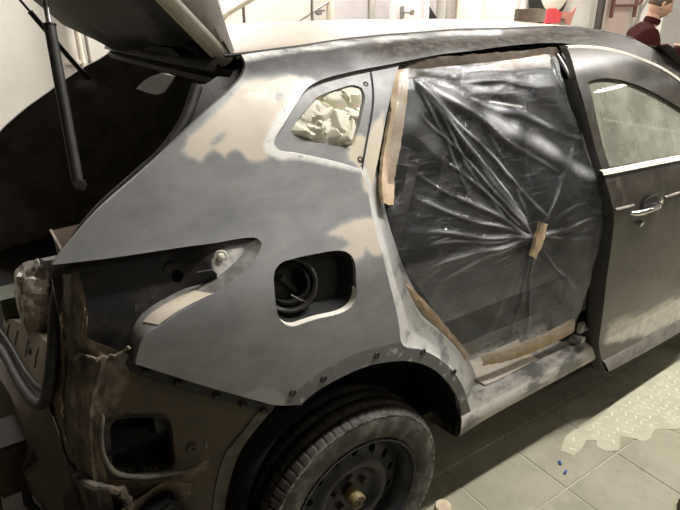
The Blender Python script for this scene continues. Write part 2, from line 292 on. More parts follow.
def pz(z):
    P = PZ
    if z <= P[0][0]: return P[0][1]
    if z >= P[-1][0]: return P[-1][1]
    for i in range(len(P)-1):
        if z <= P[i+1][0]: break
    def tan(k):
        if k == 0: return (P[1][1]-P[0][1])/(P[1][0]-P[0][0])
        if k == len(P)-1: return (P[k][1]-P[k-1][1])/(P[k][0]-P[k-1][0])
        return (P[k+1][1]-P[k-1][1])/(P[k+1][0]-P[k-1][0])
    h = P[i+1][0]-P[i][0]; t = (z-P[i][0])/h
    t2 = t*t; t3 = t2*t
    return (2*t3-3*t2+1)*P[i][1]+(t3-2*t2+t)*h*tan(i)+(-2*t3+3*t2)*P[i+1][1]+(t3-t2)*h*tan(i+1)
def side_y(x, z):
    """how far inboard the outer skin of the car lies at this station and height"""
    y = pz(z)
    if x < -.12: y += .30*(x+.12)**2
    if x > 1.0: y += .018*(x-1.0)**2
    return y
# ------------------------------------------------------------------ palette
def skin_mat():
    t = NT('sanded_body'); n1 = t.noise(9, 5, .65, stretch=(1, 1, 1.6, 0, .5, 0)); n2 = t.noise(45, 4, .7); n3 = t.noise(3.5, 3, .55)
    n4 = t.noise(30, 4, .7, stretch=(.35, 1, 2.2, 0, .35, 0))
    base = t.mix(t.ramp(n1, .28, .75), (.215, .217, .221), (.29, .29, .29))
    base = t.mix(t.math('MULTIPLY', t.ramp(n4, .5, .75), .22), base, (.34, .343, .346))
    base = t.mix(t.math('MULTIPLY', t.ramp(n3, .50, .75), .4), base, (.13, .134, .142))
    wob = t.math('ADD', t.math('MULTIPLY', t.math('SUBTRACT', n1, .5), .05), t.math('MULTIPLY', t.math('SUBTRACT', n2, .5), .02))
    def mask(name, w=.004, amp=1): return t.ramp(t.math('ADD', t.attr(name), t.math('MULTIPLY', wob, amp)), -w, w)
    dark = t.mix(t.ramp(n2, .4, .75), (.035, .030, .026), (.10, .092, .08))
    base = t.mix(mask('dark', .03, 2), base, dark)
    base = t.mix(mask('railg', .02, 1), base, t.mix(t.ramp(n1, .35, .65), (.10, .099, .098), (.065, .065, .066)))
    base = t.mix(t.math('MULTIPLY', mask('fill', .02, 1), .4), base, (.48, .475, .46))
    base = t.mix(t.math('MULTIPLY', t.ramp(t.math('ADD', t.attr('fill'), t.math('MULTIPLY', wob, .35)), -.012, .002), .55), base, (.56, .52, .46))
    base = t.mix(mask('fill', .0045, .25), base, t.mix(t.ramp(n3, .4, .6), (.60, .53, .435), (.53, .47, .385)))
    base = t.mix(mask('rim', .008, .5), base, t.mix(t.ramp(n2, .56, .72), (.74, .73, .70), (.40, .40, .40)))
    base = t.mix(mask('bare', .006, .6), base, (.34, .335, .33))
    base = t.mix(t.math('MULTIPLY', mask('arch', .004, .3), .9), base, t.mix(t.ramp(t.noise(24, 4, .6), .56, .66), (.135, .137, .142), (.42, .42, .415)))
    t.set(base, t.ramp(n2, .3, .7, .36, .5), 0, .36); t.bump(n2, .05, .002); return t.m
M = {}
M['skin'] = skin_mat()
M['black'] = plain('black_plastic', (.012, .012, .013), (.02, .019, .018), .5)
M['rubber'] = plain('rubber', (.016, .015, .014), (.03, .028, .025), .55, 30)
M['void'] = plain('dark_cavity', (.006, .006, .006), (.01, .01, .009), .9)
M['trim'] = plain('cabin_trim', (.034, .032, .031), (.05, .047, .044), .8, 25, bump=.1)
M['carpet'] = plain('dark_carpet', (.035, .031, .027), (.055, .05, .042), 1, 60, bump=.3, bscale=300)
M['chrome'] = plain('chrome', (.75, .74, .72), (.6, .58, .55), .12, 20, metal=1)
M['steel'] = plain('bare_steel', (.42, .41, .40), (.2, .19, .18), .38, 30, metal=.9)
M['white_paint'] = plain('cream_edge_paint', (.78, .76, .68), (.6, .58, .5), .45, 25)
M['jamb'] = plain('sanded_jamb', (.50, .49, .47), (.20, .20, .20), .4, 14, lo=.48, hi=.66, stretch=(1, 1, .6))
M['sill'] = plain('sill_paint', (.52, .49, .44), (.16, .155, .15), .34, 9, lo=.47, hi=.62, stretch=(.5, 1, 1))
M['filler'] = plain('beige_filler', (.76, .67, .55), (.66, .58, .48), .5, 12)
M['roof'] = plain('dusty_roof_paint', (.34, .28, .225), (.39, .325, .265), .5, 6)
M['frame'] = plain('grey_primer_frame', (.048, .052, .058), (.13, .13, .132), .7, 18, lo=.5, hi=.68, spec=.2)
M['grime'] = plain('grimy_metal', (.020, .018, .017), (.075, .062, .048), .6, 9, lo=.5, hi=.78, bump=.2, bscale=90)
def lamp_mat():
    t = NT('lamp_pocket_metal'); n = t.noise(10, 5, .7); n2 = t.noise(40, 4, .7)
    b = t.mix(t.ramp(n, .45, .75), (.016, .016, .018), (.07, .06, .048))
    b = t.mix(t.ramp(t.math('ADD', t.attr('grey'), t.math('MULTIPLY', t.math('SUBTRACT', n, .5), .03)), -.004, .004), b, t.mix(t.ramp(n2, .4, .6), (.52, .50, .47), (.33, .325, .315)))
    t.set(b, .5, 0, .5); t.bump(n2, .12, .004); return t.m
M['lamp'] = lamp_mat()
def column_mat():
    t = NT('dusty_corner_metal'); n = t.noise(14, 6, .72, stretch=(1, 1, .35)); n2 = t.noise(26, 5, .75); n3 = t.noise(5, 3)
    b = t.mix(t.ramp(n, .40, .72), (.045, .037, .030), (.30, .23, .16))
    b = t.mix(t.ramp(n2, .62, .76), b, (.46, .37, .27)); b = t.mix(t.math('MULTIPLY', t.ramp(n3, .5, .7), .8), b, (.034, .03, .027))
    t.set(b, .6, 0, .4); t.bump(n2, .3, .006); return t.m
M['column'] = column_mat()
M['brown'] = plain('brown_underseal', (.095, .073, .05), (.06, .047, .035), .6, 6, bump=.06)
def lower_mat():
    t = NT('lower_panel_metal'); n = t.noise(8, 5, .7); n2 = t.noise(30, 4, .7)
    b = t.mix(t.ramp(n, .4, .7), (.098, .078, .053), (.07, .057, .042))
    edge = t.ramp(t.math('ADD', t.attr('edge'), t.math('MULTIPLY', t.math('SUBTRACT', n, .5), .05)), -.01, .012)
    b = t.mix(edge, b, t.mix(t.ramp(n2, .4, .65), (.27, .215, .155), (.08, .066, .05)))
    t.set(b, .55, 0, .4); t.bump(n2, .1, .004); return t.m
M['lower'] = lower_mat()
M['fender_flange'] = plain('grey_wheel_flange', (.17, .15, .12), (.09, .08, .065), .55, 20)
def door_mat():
    t = NT('dark_door_paint'); n = t.noise(7, 5, .65, stretch=(.6, 1, 1.4)); n2 = t.noise(30, 5, .7); n3 = t.noise(16, 4, .6, stretch=(1, 1, .3, 0, .6, 0))
    b = t.mix(t.ramp(n, .3, .82), (.014, .0115, .009), (.062, .053, .042))
    b = t.mix(t.math('MULTIPLY', t.ramp(n3, .5, .85), .35), b, (.2, .185, .16))
    b = t.mix(t.ramp(t.math('ADD', t.attr('dust'), t.math('MULTIPLY', t.math('SUBTRACT', n, .5), .14)), -.02, .03), b, t.mix(t.ramp(n2, .35, .65), (.66, .62, .55), (.46, .43, .38)))  # lower patch: bright floor reflection painted in, with some dust
    t.set(b, t.ramp(n, .3, .8, .27, .42), 0, .6, Coat_Weight=.15, Coat_Roughness=.25); return t.m
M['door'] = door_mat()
M['door_frame'] = plain('door_frame_gloss', (.035, .031, .027), (.085, .078, .068), .25, 14, lo=.4, hi=.7)
M['tyre'] = plain('tyre_rubber', (.018, .017, .016), (.034, .030, .026), .62, 20, bump=.1)
def tyre_mat():
    t = NT('tyre_rubber'); n = t.noise(16, 5, .7); n2 = t.noise(60, 3)
    side = t.ramp(t.attr('wall'), .1, .9); c_ = t.mix(t.ramp(n, .35, .7), (.024, .021, .018), (.05, .041, .031))
    d = t.mix(t.ramp(n, .42, .66), (.030, .027, .024), (.115, .103, .087))
    b = t.mix(side, c_, d); b = t.mix(t.math('MULTIPLY', t.attr('scuff'), t.ramp(n2, .42, .6)), b, (.36, .34, .29))
    t.set(b, .6, 0, .4); t.bump(n2, .1, .002); return t.m
M['tyre'] = tyre_mat()
M['rim'] = plain('black_steel_rim', (.018, .018, .021), (.042, .041, .042), .42, 22)
M['hub'] = plain('rusty_hub', (.030, .027, .024), (.085, .07, .055), .6, 40)
M['yellow'] = plain('yellowed_cap', (.22, .165, .06), (.11, .085, .04), .5, 40)
def glass_mat(name, tint, rough=.03, haze=0., hazec=(.4, .4, .34)):
    t = NT(name); out = t.t.nodes['Material Output']
    tr = t.n('ShaderNodeBsdfTransparent'); tr.inputs[0].default_value = (*tint, 1)
    gl = t.n('ShaderNodeBsdfGlossy'); gl.inputs['Roughness'].default_value = rough; gl.inputs[0].default_value = (1, 1, 1, 1)
    df = t.n('ShaderNodeBsdfDiffuse'); df.inputs[0].default_value = (*hazec, 1)
    fr = t.n('ShaderNodeFresnel'); fr.inputs[0].default_value = 1.5
    m1 = t.n('ShaderNodeMixShader'); nz = t.noise(6, 5, .7, stretch=(1, 1, 1, 0, .6, 0))
    t.val(m1.inputs[0], t.ramp(nz, .3, .75, haze*.5, haze)); t.l(tr.outputs[0], m1.inputs[1]); t.l(df.outputs[0], m1.inputs[2])
    m2 = t.n('ShaderNodeMixShader'); t.l(fr.outputs[0], m2.inputs[0]); t.l(m1.outputs[0], m2.inputs[1]); t.l(gl.outputs[0], m2.inputs[2])
    t.l(m2.outputs[0], out.inputs[0]); return t.m
M['glass'] = glass_mat('dusty_side_glass', (.6, .65, .56), .03, .6, (.46, .47, .37))
M['tint'] = glass_mat('tinted_glass', (.10, .10, .10), .03, .35, (.3, .3, .28))
M['blackglass'] = glass_mat('dark_tinted_glass', (.03, .03, .03), .05, .2, (.06, .06, .06))
def film_mat():
    t = NT('plastic_film'); out = t.t.nodes['Material Output']
    tr = t.n('ShaderNodeBsdfTransparent'); tr.inputs[0].default_value = (.82, .84, .86, 1)
    gl = t.n('ShaderNodeBsdfGlossy'); gl.inputs['Roughness'].default_value = .16; gl.inputs[0].default_value = (.95, .96, 1, 1)
    df = t.n('ShaderNodeBsdfDiffuse'); df.inputs[0].default_value = (.55, .56, .58, 1)
    n = t.noise(22, 6, .75, stretch=(.5, 1, 1.6, 0, .7, 0), dist=.8)
    n2 = t.noise(70, 4, .7, stretch=(.16, 1, 2.2, 0, .62, 0)); n3 = t.noise(5, 4, .6)
    bp = t.n('ShaderNodeBump'); bp.inputs['Strength'].default_value = .5; bp.inputs['Distance'].default_value = .006
    t.l(t.math('ADD', n, t.math('MULTIPLY', n2, .25)), bp.inputs['Height']); t.l(bp.outputs[0], gl.inputs['Normal'])
    lw = t.n('ShaderNodeLayerWeight'); lw.inputs[0].default_value = .32
    m1 = t.n('ShaderNodeMixShader'); t.val(m1.inputs[0], t.math('ADD', t.math('MULTIPLY', t.attr('haze'), t.ramp(n3, .3, .7, .5, 1.)), t.ramp(n2, .54, .74, 0, .16)))
    t.l(tr.outputs[0], m1.inputs[1]); t.l(df.outputs[0], m1.inputs[2])
    m2 = t.n('ShaderNodeMixShader'); t.val(m2.inputs[0], t.math('ADD', t.math('MULTIPLY', lw.outputs['Fresnel'], .38), .045)); t.l(m1.outputs[0], m2.inputs[1]); t.l(gl.outputs[0], m2.inputs[2])
    t.l(m2.outputs[0], out.inputs[0]); return t.m
M['film'] = film_mat()
M['kraft'] = plain('kraft_tape', (.46, .33, .20), (.58, .44, .30), .6, 14, bump=.25, bscale=40)
M['kraft_pale'] = plain('pale_paper_tape', (.62, .52, .38), (.36, .28, .19), .6, 6, bump=.2, bscale=40)
M['paper'] = plain('crumpled_paper', (.72, .69, .57), (.58, .55, .45), .5, 9, bump=.1)
M['wall'] = plain('white_wall', (.66, .63, .58), (.60, .57, .52), .85, 1.2)
def tile_mat(name, seed):
    t = NT(name); n = t.noise(4, 5, .65); n2 = t.noise(25, 5, .7); n3 = t.noise(9, 4, .6)
    b = t.mix(t.ramp(n, .35, .65), (.24, .226, .165), (.30, .283, .21)); b = t.mix(t.math('MULTIPLY', t.ramp(n2, .5, .75), .4), b, (.37, .35, .265))
    t.set(b, t.ramp(n3, .35, .65, .45, .7), 0, .35); t.bump(n2, .05, .002); return t.m
M['tile'] = tile_mat('floor_tile', 0)
M['grout'] = plain('pale_grout', (.44, .415, .33), (.36, .34, .27), .9, 30)
M['dust'] = plain('beige_dust', (.44, .415, .315), (.37, .35, .265), .8, 12, lo=.3, hi=.7)
M['dust2'] = plain('beige_dust_print', (.60, .57, .44), (.52, .49, .38), .8, 25)

# ------------------------------------------------------------------ the car
car = empty('car', (.6, .89, FLOOR), 'dark hatchback in grey primer with beige filler patches, rear door opening masked', 'car')
def off(d): return lambda x, z: side_y(x, z)+d
W_HALF = .89
# outer skin of the right rear quarter
arch_c, arch_r = (0, .36), .385
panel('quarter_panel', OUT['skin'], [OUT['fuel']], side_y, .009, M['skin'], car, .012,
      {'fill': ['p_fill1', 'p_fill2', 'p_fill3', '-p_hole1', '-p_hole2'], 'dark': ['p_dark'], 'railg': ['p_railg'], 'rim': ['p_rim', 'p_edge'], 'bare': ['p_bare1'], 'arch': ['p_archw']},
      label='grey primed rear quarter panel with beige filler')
# recessed frame of the small rear side window, running into the pillar beside the door opening
qf = panel('window_frame', OUT['frame'], [OUT['qwin']], off(.017), .009, M['skin'], car, .012,
      {'fill': ['p_fill3'], 'dark': [], 'railg': [], 'rim': [], 'bare': [], 'arch': []}, label='grey primed frame of the rear side window')
mb = MB(); L = curve([(p[0], p[1]) for p in OUT['frame'][6:14]], .02)
for (x, z) in ((.163, 1.466), (.075, 1.292)):
    y = side_y(x, z)+.0165
    MB().lathe([(0, .0085), (.001, .0078), (.0014, .0045), (-.001, .004), (-.001, 0)], (x, y, z), (0, -.85, .5), 16).make('clip_hole', M['black'], car, label='round black clip hole in the window frame')
# raised seam up the pillar
sp = curve([(.197, 1.492), (.168, 1.43), (.128, 1.365), (.090, 1.30), (.066, 1.255)], .02)
MB().tube([(x, side_y(x, z)+.0155, z) for x, z in sp], .0028, 6).make('pillar_seam', M['frame'], car)
# door jamb: from the edge of the skin inboard to the seal flange
def arc_resample(P, n):
    P = np.array(P, float); d = np.r_[0, np.cumsum(np.linalg.norm(np.diff(P, axis=0), axis=1))]; t = np.linspace(0, d[-1], n)
    return np.stack([np.interp(t, d, P[:, k]) for k in range(P.shape[1])], 1)
n = 60
jo = arc_resample(curve(OUT['jambo'], .01), n); ji = arc_resample(curve(OUT['jambi'], .01), n)
lines = []
for k, f in enumerate((0, .12, .3, .5, .68, .8, .9, 1.0)):
    step = (.004, .012, .016, .03, .036, .05, .052, .085)[k]
    g = (0, .10, .28, .42, .7, .78, .95, 1.0)[k]
    lines.append([((1-g)*jo[i][0]+g*ji[i][0], side_y(*((1-g)*jo[i]+g*ji[i]))+step, (1-g)*jo[i][1]+g*ji[i][1]) for i in range(n)])
MB().loft(lines).make('door_jamb', M['jamb'], car, label='sanded white rear door jamb')
# sill
def sill_line(y, z, x0, x1, k=40): return [(x0+(x1-x0)*i/k, y, z) for i in range(k+1)]
prof = [(.20, .50), (.172, .475), (.165, .468), (.16, .445), (.118, .41), (.08, .385), (.06, .386), (.050, .374), (.040, .368), (.030, .352), (.028, .31), (.034, .285), (.05, .272), (.10, .262), (.2, .25)]
sl = []
for y, z in prof:
    row = []
    for i in range(60):
        x = .43+1.9*i/59; k = max(0, 1-(x-.43)/.22)**2
        zz = z+(.05*k if z > .37 else 0)-.004*math.sin(x*6)*(z > .37); row.append((x, y+.03*k*(z > .37), zz-(.015*k if z < .3 else 0)))
    sl.append(row)
MB().loft(sl).make('sill', M['sill'], car, label='sanded silver grey sill with bare patches')
sf = []
for y, z in ((.1605, .447), (.119, .4125), (.078, .3865)):
    sf.append([(.56+.30*i/20+(.03 if z < .4 else 0), y, z+.002+.05*max(0, 1-(.13+.30*i/20)/.22)**2-.004*math.sin((.56+.30*i/20)*6)) for i in range(21)])
MB().loft(sf).make('filler_patch', M['filler'], car, label='beige filler on the sill step')
# B pillar and latch side of the opening
bp = [[(1.03+.05*t_, side_y(1.06, z)+(.10, .055, .04, .04, .055)[k]+(.03 if z < .55 else 0), z) for z in np.linspace(.36, 1.53, 30)] for k, t_ in enumerate((0, .3, .8, 2, 3))]
MB().loft(bp).make('pillar', M['black'], car, label='black centre pillar')
hb = MB().box((1.105, .052, .475), (.035, .02, .05), None, .006).box((1.125, .05, .47), (.02, .03, .018), None, .004)
hb.tube([(1.10, .03, .43), (1.10, .075, .43)], .014, 10).make('hinge', M['steel'], car, label='dull grey lower door hinge')
MB().box((1.12, .05, .92), (.035, .02, .05), None, .006).tube([(1.13, .03, .90), (1.13, .03, .95)], .008, 8).make('hinge', M['steel'], car)
# wheel arch: flange bolts and liner
for x, z in ((-.146, .776), (.026, .783), (.199, .729), (.342, .597), (.469, .283), (-.236, .768)):
    MB().lathe([(0, .011), (.002, .0095), (.002, .0055), (-.002, .005), (-.002, 0)], (x, side_y(x, z)-.0005, z), (0, -1, 0), 14).make('clip_hole', M['black'], car)
n = 40; ln = []
for y, r in ((.02, .392), (.05, .41), (.3, .41), (.34, .34), (.34, .0)):
    ln.append([(r*math.cos(a), y+.0, .36+r*math.sin(a)) for a in np.linspace(-.12, pi+.45, n)])
MB().loft(ln).make('arch_liner', M['void'], car, label='black wheel arch liner')
# roof
xs = np.concatenate([np.linspace(-.17, .1, 10), np.linspace(.15, 1.64, 26)]); ys = np.linspace(0, 1, 25)
drip = [(-.2, .345, 1.552), (-.159, .34, 1.555), (.026, .362, 1.565), (.171, .386, 1.575), (.319, .402, 1.581), (.494, .413, 1.584), (.669, .428, 1.589), (.873, .423, 1.587), (1.168, .425, 1.588), (1.395, .375, 1.569), (1.531, .317, 1.538), (1.642, .27, 1.484), (1.9, .2, 1.36), (2.2, .18, 1.25)]
dx = [d[0] for d in drip]
rows = []
for x in xs:
    yd = np.interp(x, dx, [d[1] for d in drip])-.004; zd = np.interp(x, dx, [d[2] for d in drip])
    crown = np.interp(x, [-.2, .0, .5, 1.0, 1.5, 2.1], [.035, .034, .026, .018, .02, .06])
    row = [(x, yd, zd-.012), (x, yd+.004, zd-.002)]
    for t_ in ys:
        y = yd+.008+(1.78-2*yd-.016)*t_; q = 1-(2*t_-1)**2
        row.append((x-.03*q*(x < -.1), y, zd+crown*(1-(1-q)**1.6)))
    row += [(x, 1.78-yd-.004, zd-.002), (x, 1.78-yd, zd-.012)]
    rows.append(row)
MB().loft(rows).make('roof_panel', M['roof'], car, label='roof skin coated in pale beige dust')
MB().tube([(x, y-.003, z-.003) for x, y, z in drip[:11]], .0045, 6).make('roof_ditch_strip', M['rubber'], car)
# headliner closes the cabin from above
MB().loft([[(x, y, 1.50-.10*max(0, x-1.2)) for x in np.linspace(-.12, 1.64, 8)] for y in (.36, .89, 1.50)]).make('headliner', plain('grey_headliner', (.22, .21, .2), (.17, .16, .15), .9), car)
# far side of the body, seen from inside through the tailgate opening
far = [(-.686, 1.18), (-.559, 1.286), (-.457, 1.349), (-.323, 1.433), (-.211, 1.492), (-.16, 1.555), (.5, 1.575), (1.2, 1.575), (1.55, 1.53), (2.0, 1.32), (2.3, 1.15), (2.3, .3), (.5, .26), (-.7, .3), (-.86, .55), (-.86, .72), (-.80, .95)]
farwin = [(-.095, 1.336), (-.069, 1.36), (-.035, 1.383), (.016, 1.397), (.087, 1.376), (.064, 1.342), (.036, 1.309), (.002, 1.298)]
fardoor = [(.30, 1.12), (.38, 1.47), (1.0, 1.495), (1.04, 1.1)]; fardoor2 = [(1.14, 1.1), (1.12, 1.495), (1.4, 1.47), (1.9, 1.2), (1.9, 1.1)]
panel('far_side_panel', far, [farwin, fardoor, fardoor2], lambda x, z: 1.78-side_y(x, z), .045, plain('far_trim', (.26, .245, .23), (.17, .16, .15), .7, 9), car, -.02, label='far body side, dark inside')
panel('rear_side_glass', [(x, z) for x, z in farwin], [], lambda x, z: 1.775-side_y(x, z), .05, M['tint'], car, 0)
panel('rear_door_glass', fardoor, [], lambda x, z: 1.775-side_y(x, z), .08, M['blackglass'], car, 0)
panel('front_door_glass', fardoor2, [], lambda x, z: 1.775-side_y(x, z), .08, M['blackglass'], car, 0)
# cargo bay
MB().loft([[(x, y, .70) for x in (-.72-.1*min(1, max(0, (y-.2)/.5)), -.4, .2, .9, 1.6, 2.3)] for y in (.12, .3, .5, .9, 1.3, 1.75)]).make('load_floor', M['carpet'], car)
MB().loft([[(x, .13+.19*max(0, z-1.05)/.45, z) for x in (-.55+.5*max(0, z-1.1), -.3, 0, .04)] for z in (.7, .9, 1.05, 1.2, 1.3)]).make('cargo_side_trim', M['trim'], car)
for yc in (.55, 1.2):
    b = MB().box((.30, yc, .98), (.14, .58, .56), Matrix.Rotation(.25, 3, 'Y'), .05); b.box((.37, yc, 1.31), (.1, .26, .14), Matrix.Rotation(.2, 3, 'Y'), .035)
    b.make('seat_backrest', M['carpet'], car)
for yc in (.5, 1.25):
    b = MB().box((1.35, yc, .98), (.14, .48, .6), Matrix.Rotation(.2, 3, 'Y'), .05); b.box((1.42, yc, 1.32), (.09, .26, .16), Matrix.Rotation(.15, 3, 'Y'), .035); b.box((1.65, yc, .66), (.5, .5, .14), None, .04)
    b.make('front_seat', M['carpet'], car)
MB().loft([[(x, y, .26) for x in (-.7, 0, 1, 2.4)] for y in (.2, .9, 1.6)]).make('floorpan', M['void'], car)
MB().loft([[(2.3, y, z) for y in (.05, .9, 1.75)] for z in (.2, .6, 1.05)]).make('bulkhead', M['void'], car)
# tailgate opening: gutter between the skin edge and the weatherstrip
ed = arc_resample([(x, side_y(x, z)+.004, z) for x, z in curve(OUT['skin'][:13], .02)], 40)[::-1]
se = np.array(PTS['seal'][:7]); se = arc_resample(curve(se, .02), 40)
g = []
for f, dn in ((0, 0), (.12, .022), (.45, .03), (.6, .012), (.85, .010), (1, -.002)):
    g.append([tuple((1-f)*ed[i]+f*se[i]+np.array((dn*.75, .01, -dn*.8))) for i in range(40)])
MB().loft(g).make('tailgate_gutter', M['grime'], car, label='grimy black gutter around the tailgate opening')
tp = [(-.20, .34, 1.532), (-.215, .32, 1.522)]+PTS['seal']
sc = curve(tp[2:], .025)
MB().tube(sc, .0135, 10).make('weatherstrip', M['rubber'], car, label='black rubber tailgate seal')
sc2 = curve([(p[0]+.018, p[1]+.035, p[2]+.012) for p in PTS['seal'][7:]], .03)
MB().tube(sc2, .007, 8).make('weatherstrip', M['rubber'], car)
# top of the opening: header beam with lip
hd = []
for x, z in ((-.185, 1.545), (-.205, 1.532), (-.215, 1.515), (-.19, 1.505), (-.205, 1.497), (-.20, 1.482), (-.10, 1.478)):
    hd.append([(x-.03*(1-abs(2*t_-1)**2)-.02, .33+1.12*t_, z+.006*(1-abs(2*t_-1)**2)) for t_ in np.linspace(0, 1, 20)])
MB().loft(hd).make('tailgate_header', M['grime'], car, label='black header over the tailgate opening')
for y in (.45, 1.33):
    hb = MB().box((-.2, y, 1.545), (.05, .035, .018), None, .004).box((-.235, y, 1.56), (.05, .03, .014), Matrix.Rotation(.7, 3, 'Y'), .003)
    hb.make('tailgate_hinge', M['black'], car)
# inner channel beside the near strut
bk = MB().box((-.592, .24, 1.315), (.022, .014, .022), Matrix.Rotation(.5, 3, 'Y'), .004)
bk.make('strut_bracket', M['grime'], car, label='dull metal bracket at the foot of the near strut')
# tailgate, swung up about the hinges
tg = empty('tailgate', (-.2, .89, 1.55)); tg.parent = car; tg.matrix_basis = Matrix.Translation((-.8, 0, 1.62))
D = Vector((-.70, 0, .714)); N = Vector((-.714, 0, -.70))      # along the gate, and out of its inner face
def TG(s, y, d=0): return Vector((-.178, 0, 1.532))+D*s+N*d+Vector((0, y, 0))
def width(s): return np.interp(s, [0, .25, .5, .9, 1.1], [.36, .34, .26, .16, .2])
S_ = np.linspace(0, 1.1, 24)
inner = []
for s in S_:
    w0 = width(s); row = []
    for t_ in np.linspace(0, 1, 30):
        g_ = min(1, max(0, (t_-.25)/.6)); g_ = g_*g_*(3-2*g_); bul = np.interp(s, [0, .03, .1, .19, .3, 1.1], [.02, .05, .058, .080, .078, .06])*g_
        d_ = .012+.02*math.sin(pi*t_)**.5*(1-g_)+(.02 if (.09 < s < .17 and .08 < t_ < .6) else 0)-(.02*(1-g_) if s < .05 else 0)+bul
        row.append(tuple(TG(s, w0+.03+(1.48-2*w0)*t_ + .23*t_*(1 if s > .2 else s/.2), d_)))
    row.append(tuple(TG(s, 1.75-w0, -.03))); inner.append(row)
MB().loft(inner).make('inner_panel', plain('gate_trim', (.020, .019, .018), (.03, .028, .027), .6, 14), tg, label='black inner trim of the raised tailgate')
mb = MB(); mb.loft([[tuple(TG(s, y, .045)) for y in np.linspace(.52, 1.28, 20)] for s in (.055, .07, .085)])
mb.make('trim_lip', plain('worn_grey_lip', (.05, .048, .045), (.02, .02, .02), .5, 20), tg, label='worn grey lip along the top of the trim')
edge = []
for s in S_:
    w0 = width(s)
    edge.append([tuple(TG(s, w0+a, b)) for a, b in ((.040, .012), (.032, .018), (.012, .012), (.0, -.004), (.0, -.016))])
MB().loft(edge).make('tailgate_edge', plain('cream_gate_paint', (.86, .83, .72), (.7, .66, .56), .4, 20), tg, label='cream painted edge of the tailgate')
outer = []
for s in S_:
    w0 = width(s); dd = min(1, .25+s*5); outer.append([tuple(TG(s, w0, -.016)), tuple(TG(s, w0-.004, -.05*dd)), tuple(TG(s, w0+.004, -.10*dd))]+[tuple(TG(s, w0+.02+(1.74-2*w0)*t_, -.115*dd-.02*(1-abs(2*t_-1)**4))) for t_ in np.linspace(0, 1, 28)])
MB().loft(outer).make('outer_skin', plain('greybrown_gate_skin', (.16, .145, .13), (.24, .22, .2), .5, 8), tg, label='grey brown outside of the tailgate')
fe = [[tuple(TG(s, 1.78-width(s)-a, b)) for a, b in ((.045, .012), (.02, .018), (.0, .0), (.004, -.03))] for s in S_]
MB().loft(fe).make('tailgate_edge', M['black'], tg)
# gas struts
def strut(pts, r1, r2, mat_r, label, cut=.86):
    P = [Vector(p) for p in pts]; a, b = P[0], P[-1]; mid = a.lerp(b, cut)
    o = MB().tube([a, mid], r1, 12).make('gas_strut', M['rubber'], tg, label=label)
    MB().tube([mid, mid.lerp(b, .06)], r1*1.15, 12).make('end_cap', M['black'], o)
    MB().tube([mid, b+(b-a)*.6], r2, 10).make('rod', mat_r, o, label='bright steel rod')
    MB().lathe([(-.010, 0), (-.010, .008), (0, .0105), (.010, .008), (.010, 0)], a, (0, 1, 0), 12).make('ball_joint', M['grime'], o)
strut(PTS['strutn'], .0115, .006, M['steel'], 'near black gas strut')
strut(PTS['strutf'], .0105, .005, M['black'], 'far black gas strut')
# tail lamp pocket
def pocket_d(x): q = min(1, max(0, (x+.455)/.09)); return .055-.038*q*q*(3-2*q)
def lampy(x, z): return side_y(x, z)+pocket_d(x)
panel('lamp_pocket', OUT['lampin'], [OUT['lhole']], lampy, .012, M['lamp'], car, .02, {'grey': ['p_lgrey']}, label='bare dark pocket of the missing tail lamp')
n = 50
lo = arc_resample(curve(OUT['lampwo'], .01), n); li = arc_resample(curve(OUT['lampwi'], .01), n); wl = []
for f, d in ((0, .07), (.1, .21), (.5, .54), (.85, .9), (1, 1.02)):
    wl.append([((1-f)*lo[i][0]+f*li[i][0], side_y(*((1-f)*lo[i]+f*li[i]))+d*pocket_d((1-f)*lo[i][0]+f*li[i][0]), (1-f)*lo[i][1]+f*li[i][1]) for i in range(n)])
wall_o = MB().loft(wl).make('pocket_flange', plain('pocket_flange_paint', (.30, .29, .275), (.13, .125, .115), .5, 16), car, label='grey flange along the lamp pocket')
fp = []
for f in (.15, .45, .8):
    fp.append([((1-f)*lo[i][0]+f*li[i][0], side_y(*((1-f)*lo[i]+f*li[i]))+np.interp(f, (0, .1, .5, .85), (.07, .21, .54, .9))*pocket_d((1-f)*lo[i][0]+f*li[i][0])-.008, (1-f)*lo[i][1]+f*li[i][1]) for i in range(20, 37)])
MB().loft(fp).make('filler_patch', M['filler'], car, label='beige filler on the lamp flange')
b0, b1, b2 = PTS['bolt']
MB().lathe([(0, .016), (.002, .015), (.002, .0085), (.008, .008), (.010, .005), (.010, 0)], (b0[0], lampy(b0[0], b0[2])-.001, b0[2]), (-.3, -1, .1), 16).make('stud', M['white_paint'], car, label='pale round stud at the front of the lamp pocket')
yy = lampy(b2[0], b2[2])-.004
MB().tube([(b2[0]-.02, yy, b2[2]+.018), (b2[0]+.012, yy-.006, b2[2]+.018), (b2[0]+.02, yy-.008, b2[2]+.006), (b2[0]+.018, yy-.006, b2[2]-.018)], .0035, 6).make('hook', M['black'], car)
MB().lathe([(0, .02), (-.03, .018), (-.03, 0)], (-.455, side_y(-.455, 1.116)+.056, 1.116), (0, -1, 0), 20).make('hole_cup', M['void'], car)
# seam of sealer under the lamp pocket and smaller wires
rgs = curve([(-.688, .115, .985), (-.675, .11, .995), (-.655, .095, .985), (-.63, .09, .985), (-.605, .08, .985), (-.585, .075, .995)], .01)
MB().tube([tuple(p+rng.normal(0, .0025, 3)) for p in rgs], [rng.uniform(.0015, .006) for _ in rgs], 6).make('sealer_bead', plain('pale_sealer', (.24, .185, .13), (.06, .048, .038), .6, 30), car, label='pale bead of sealer below the lamp pocket')
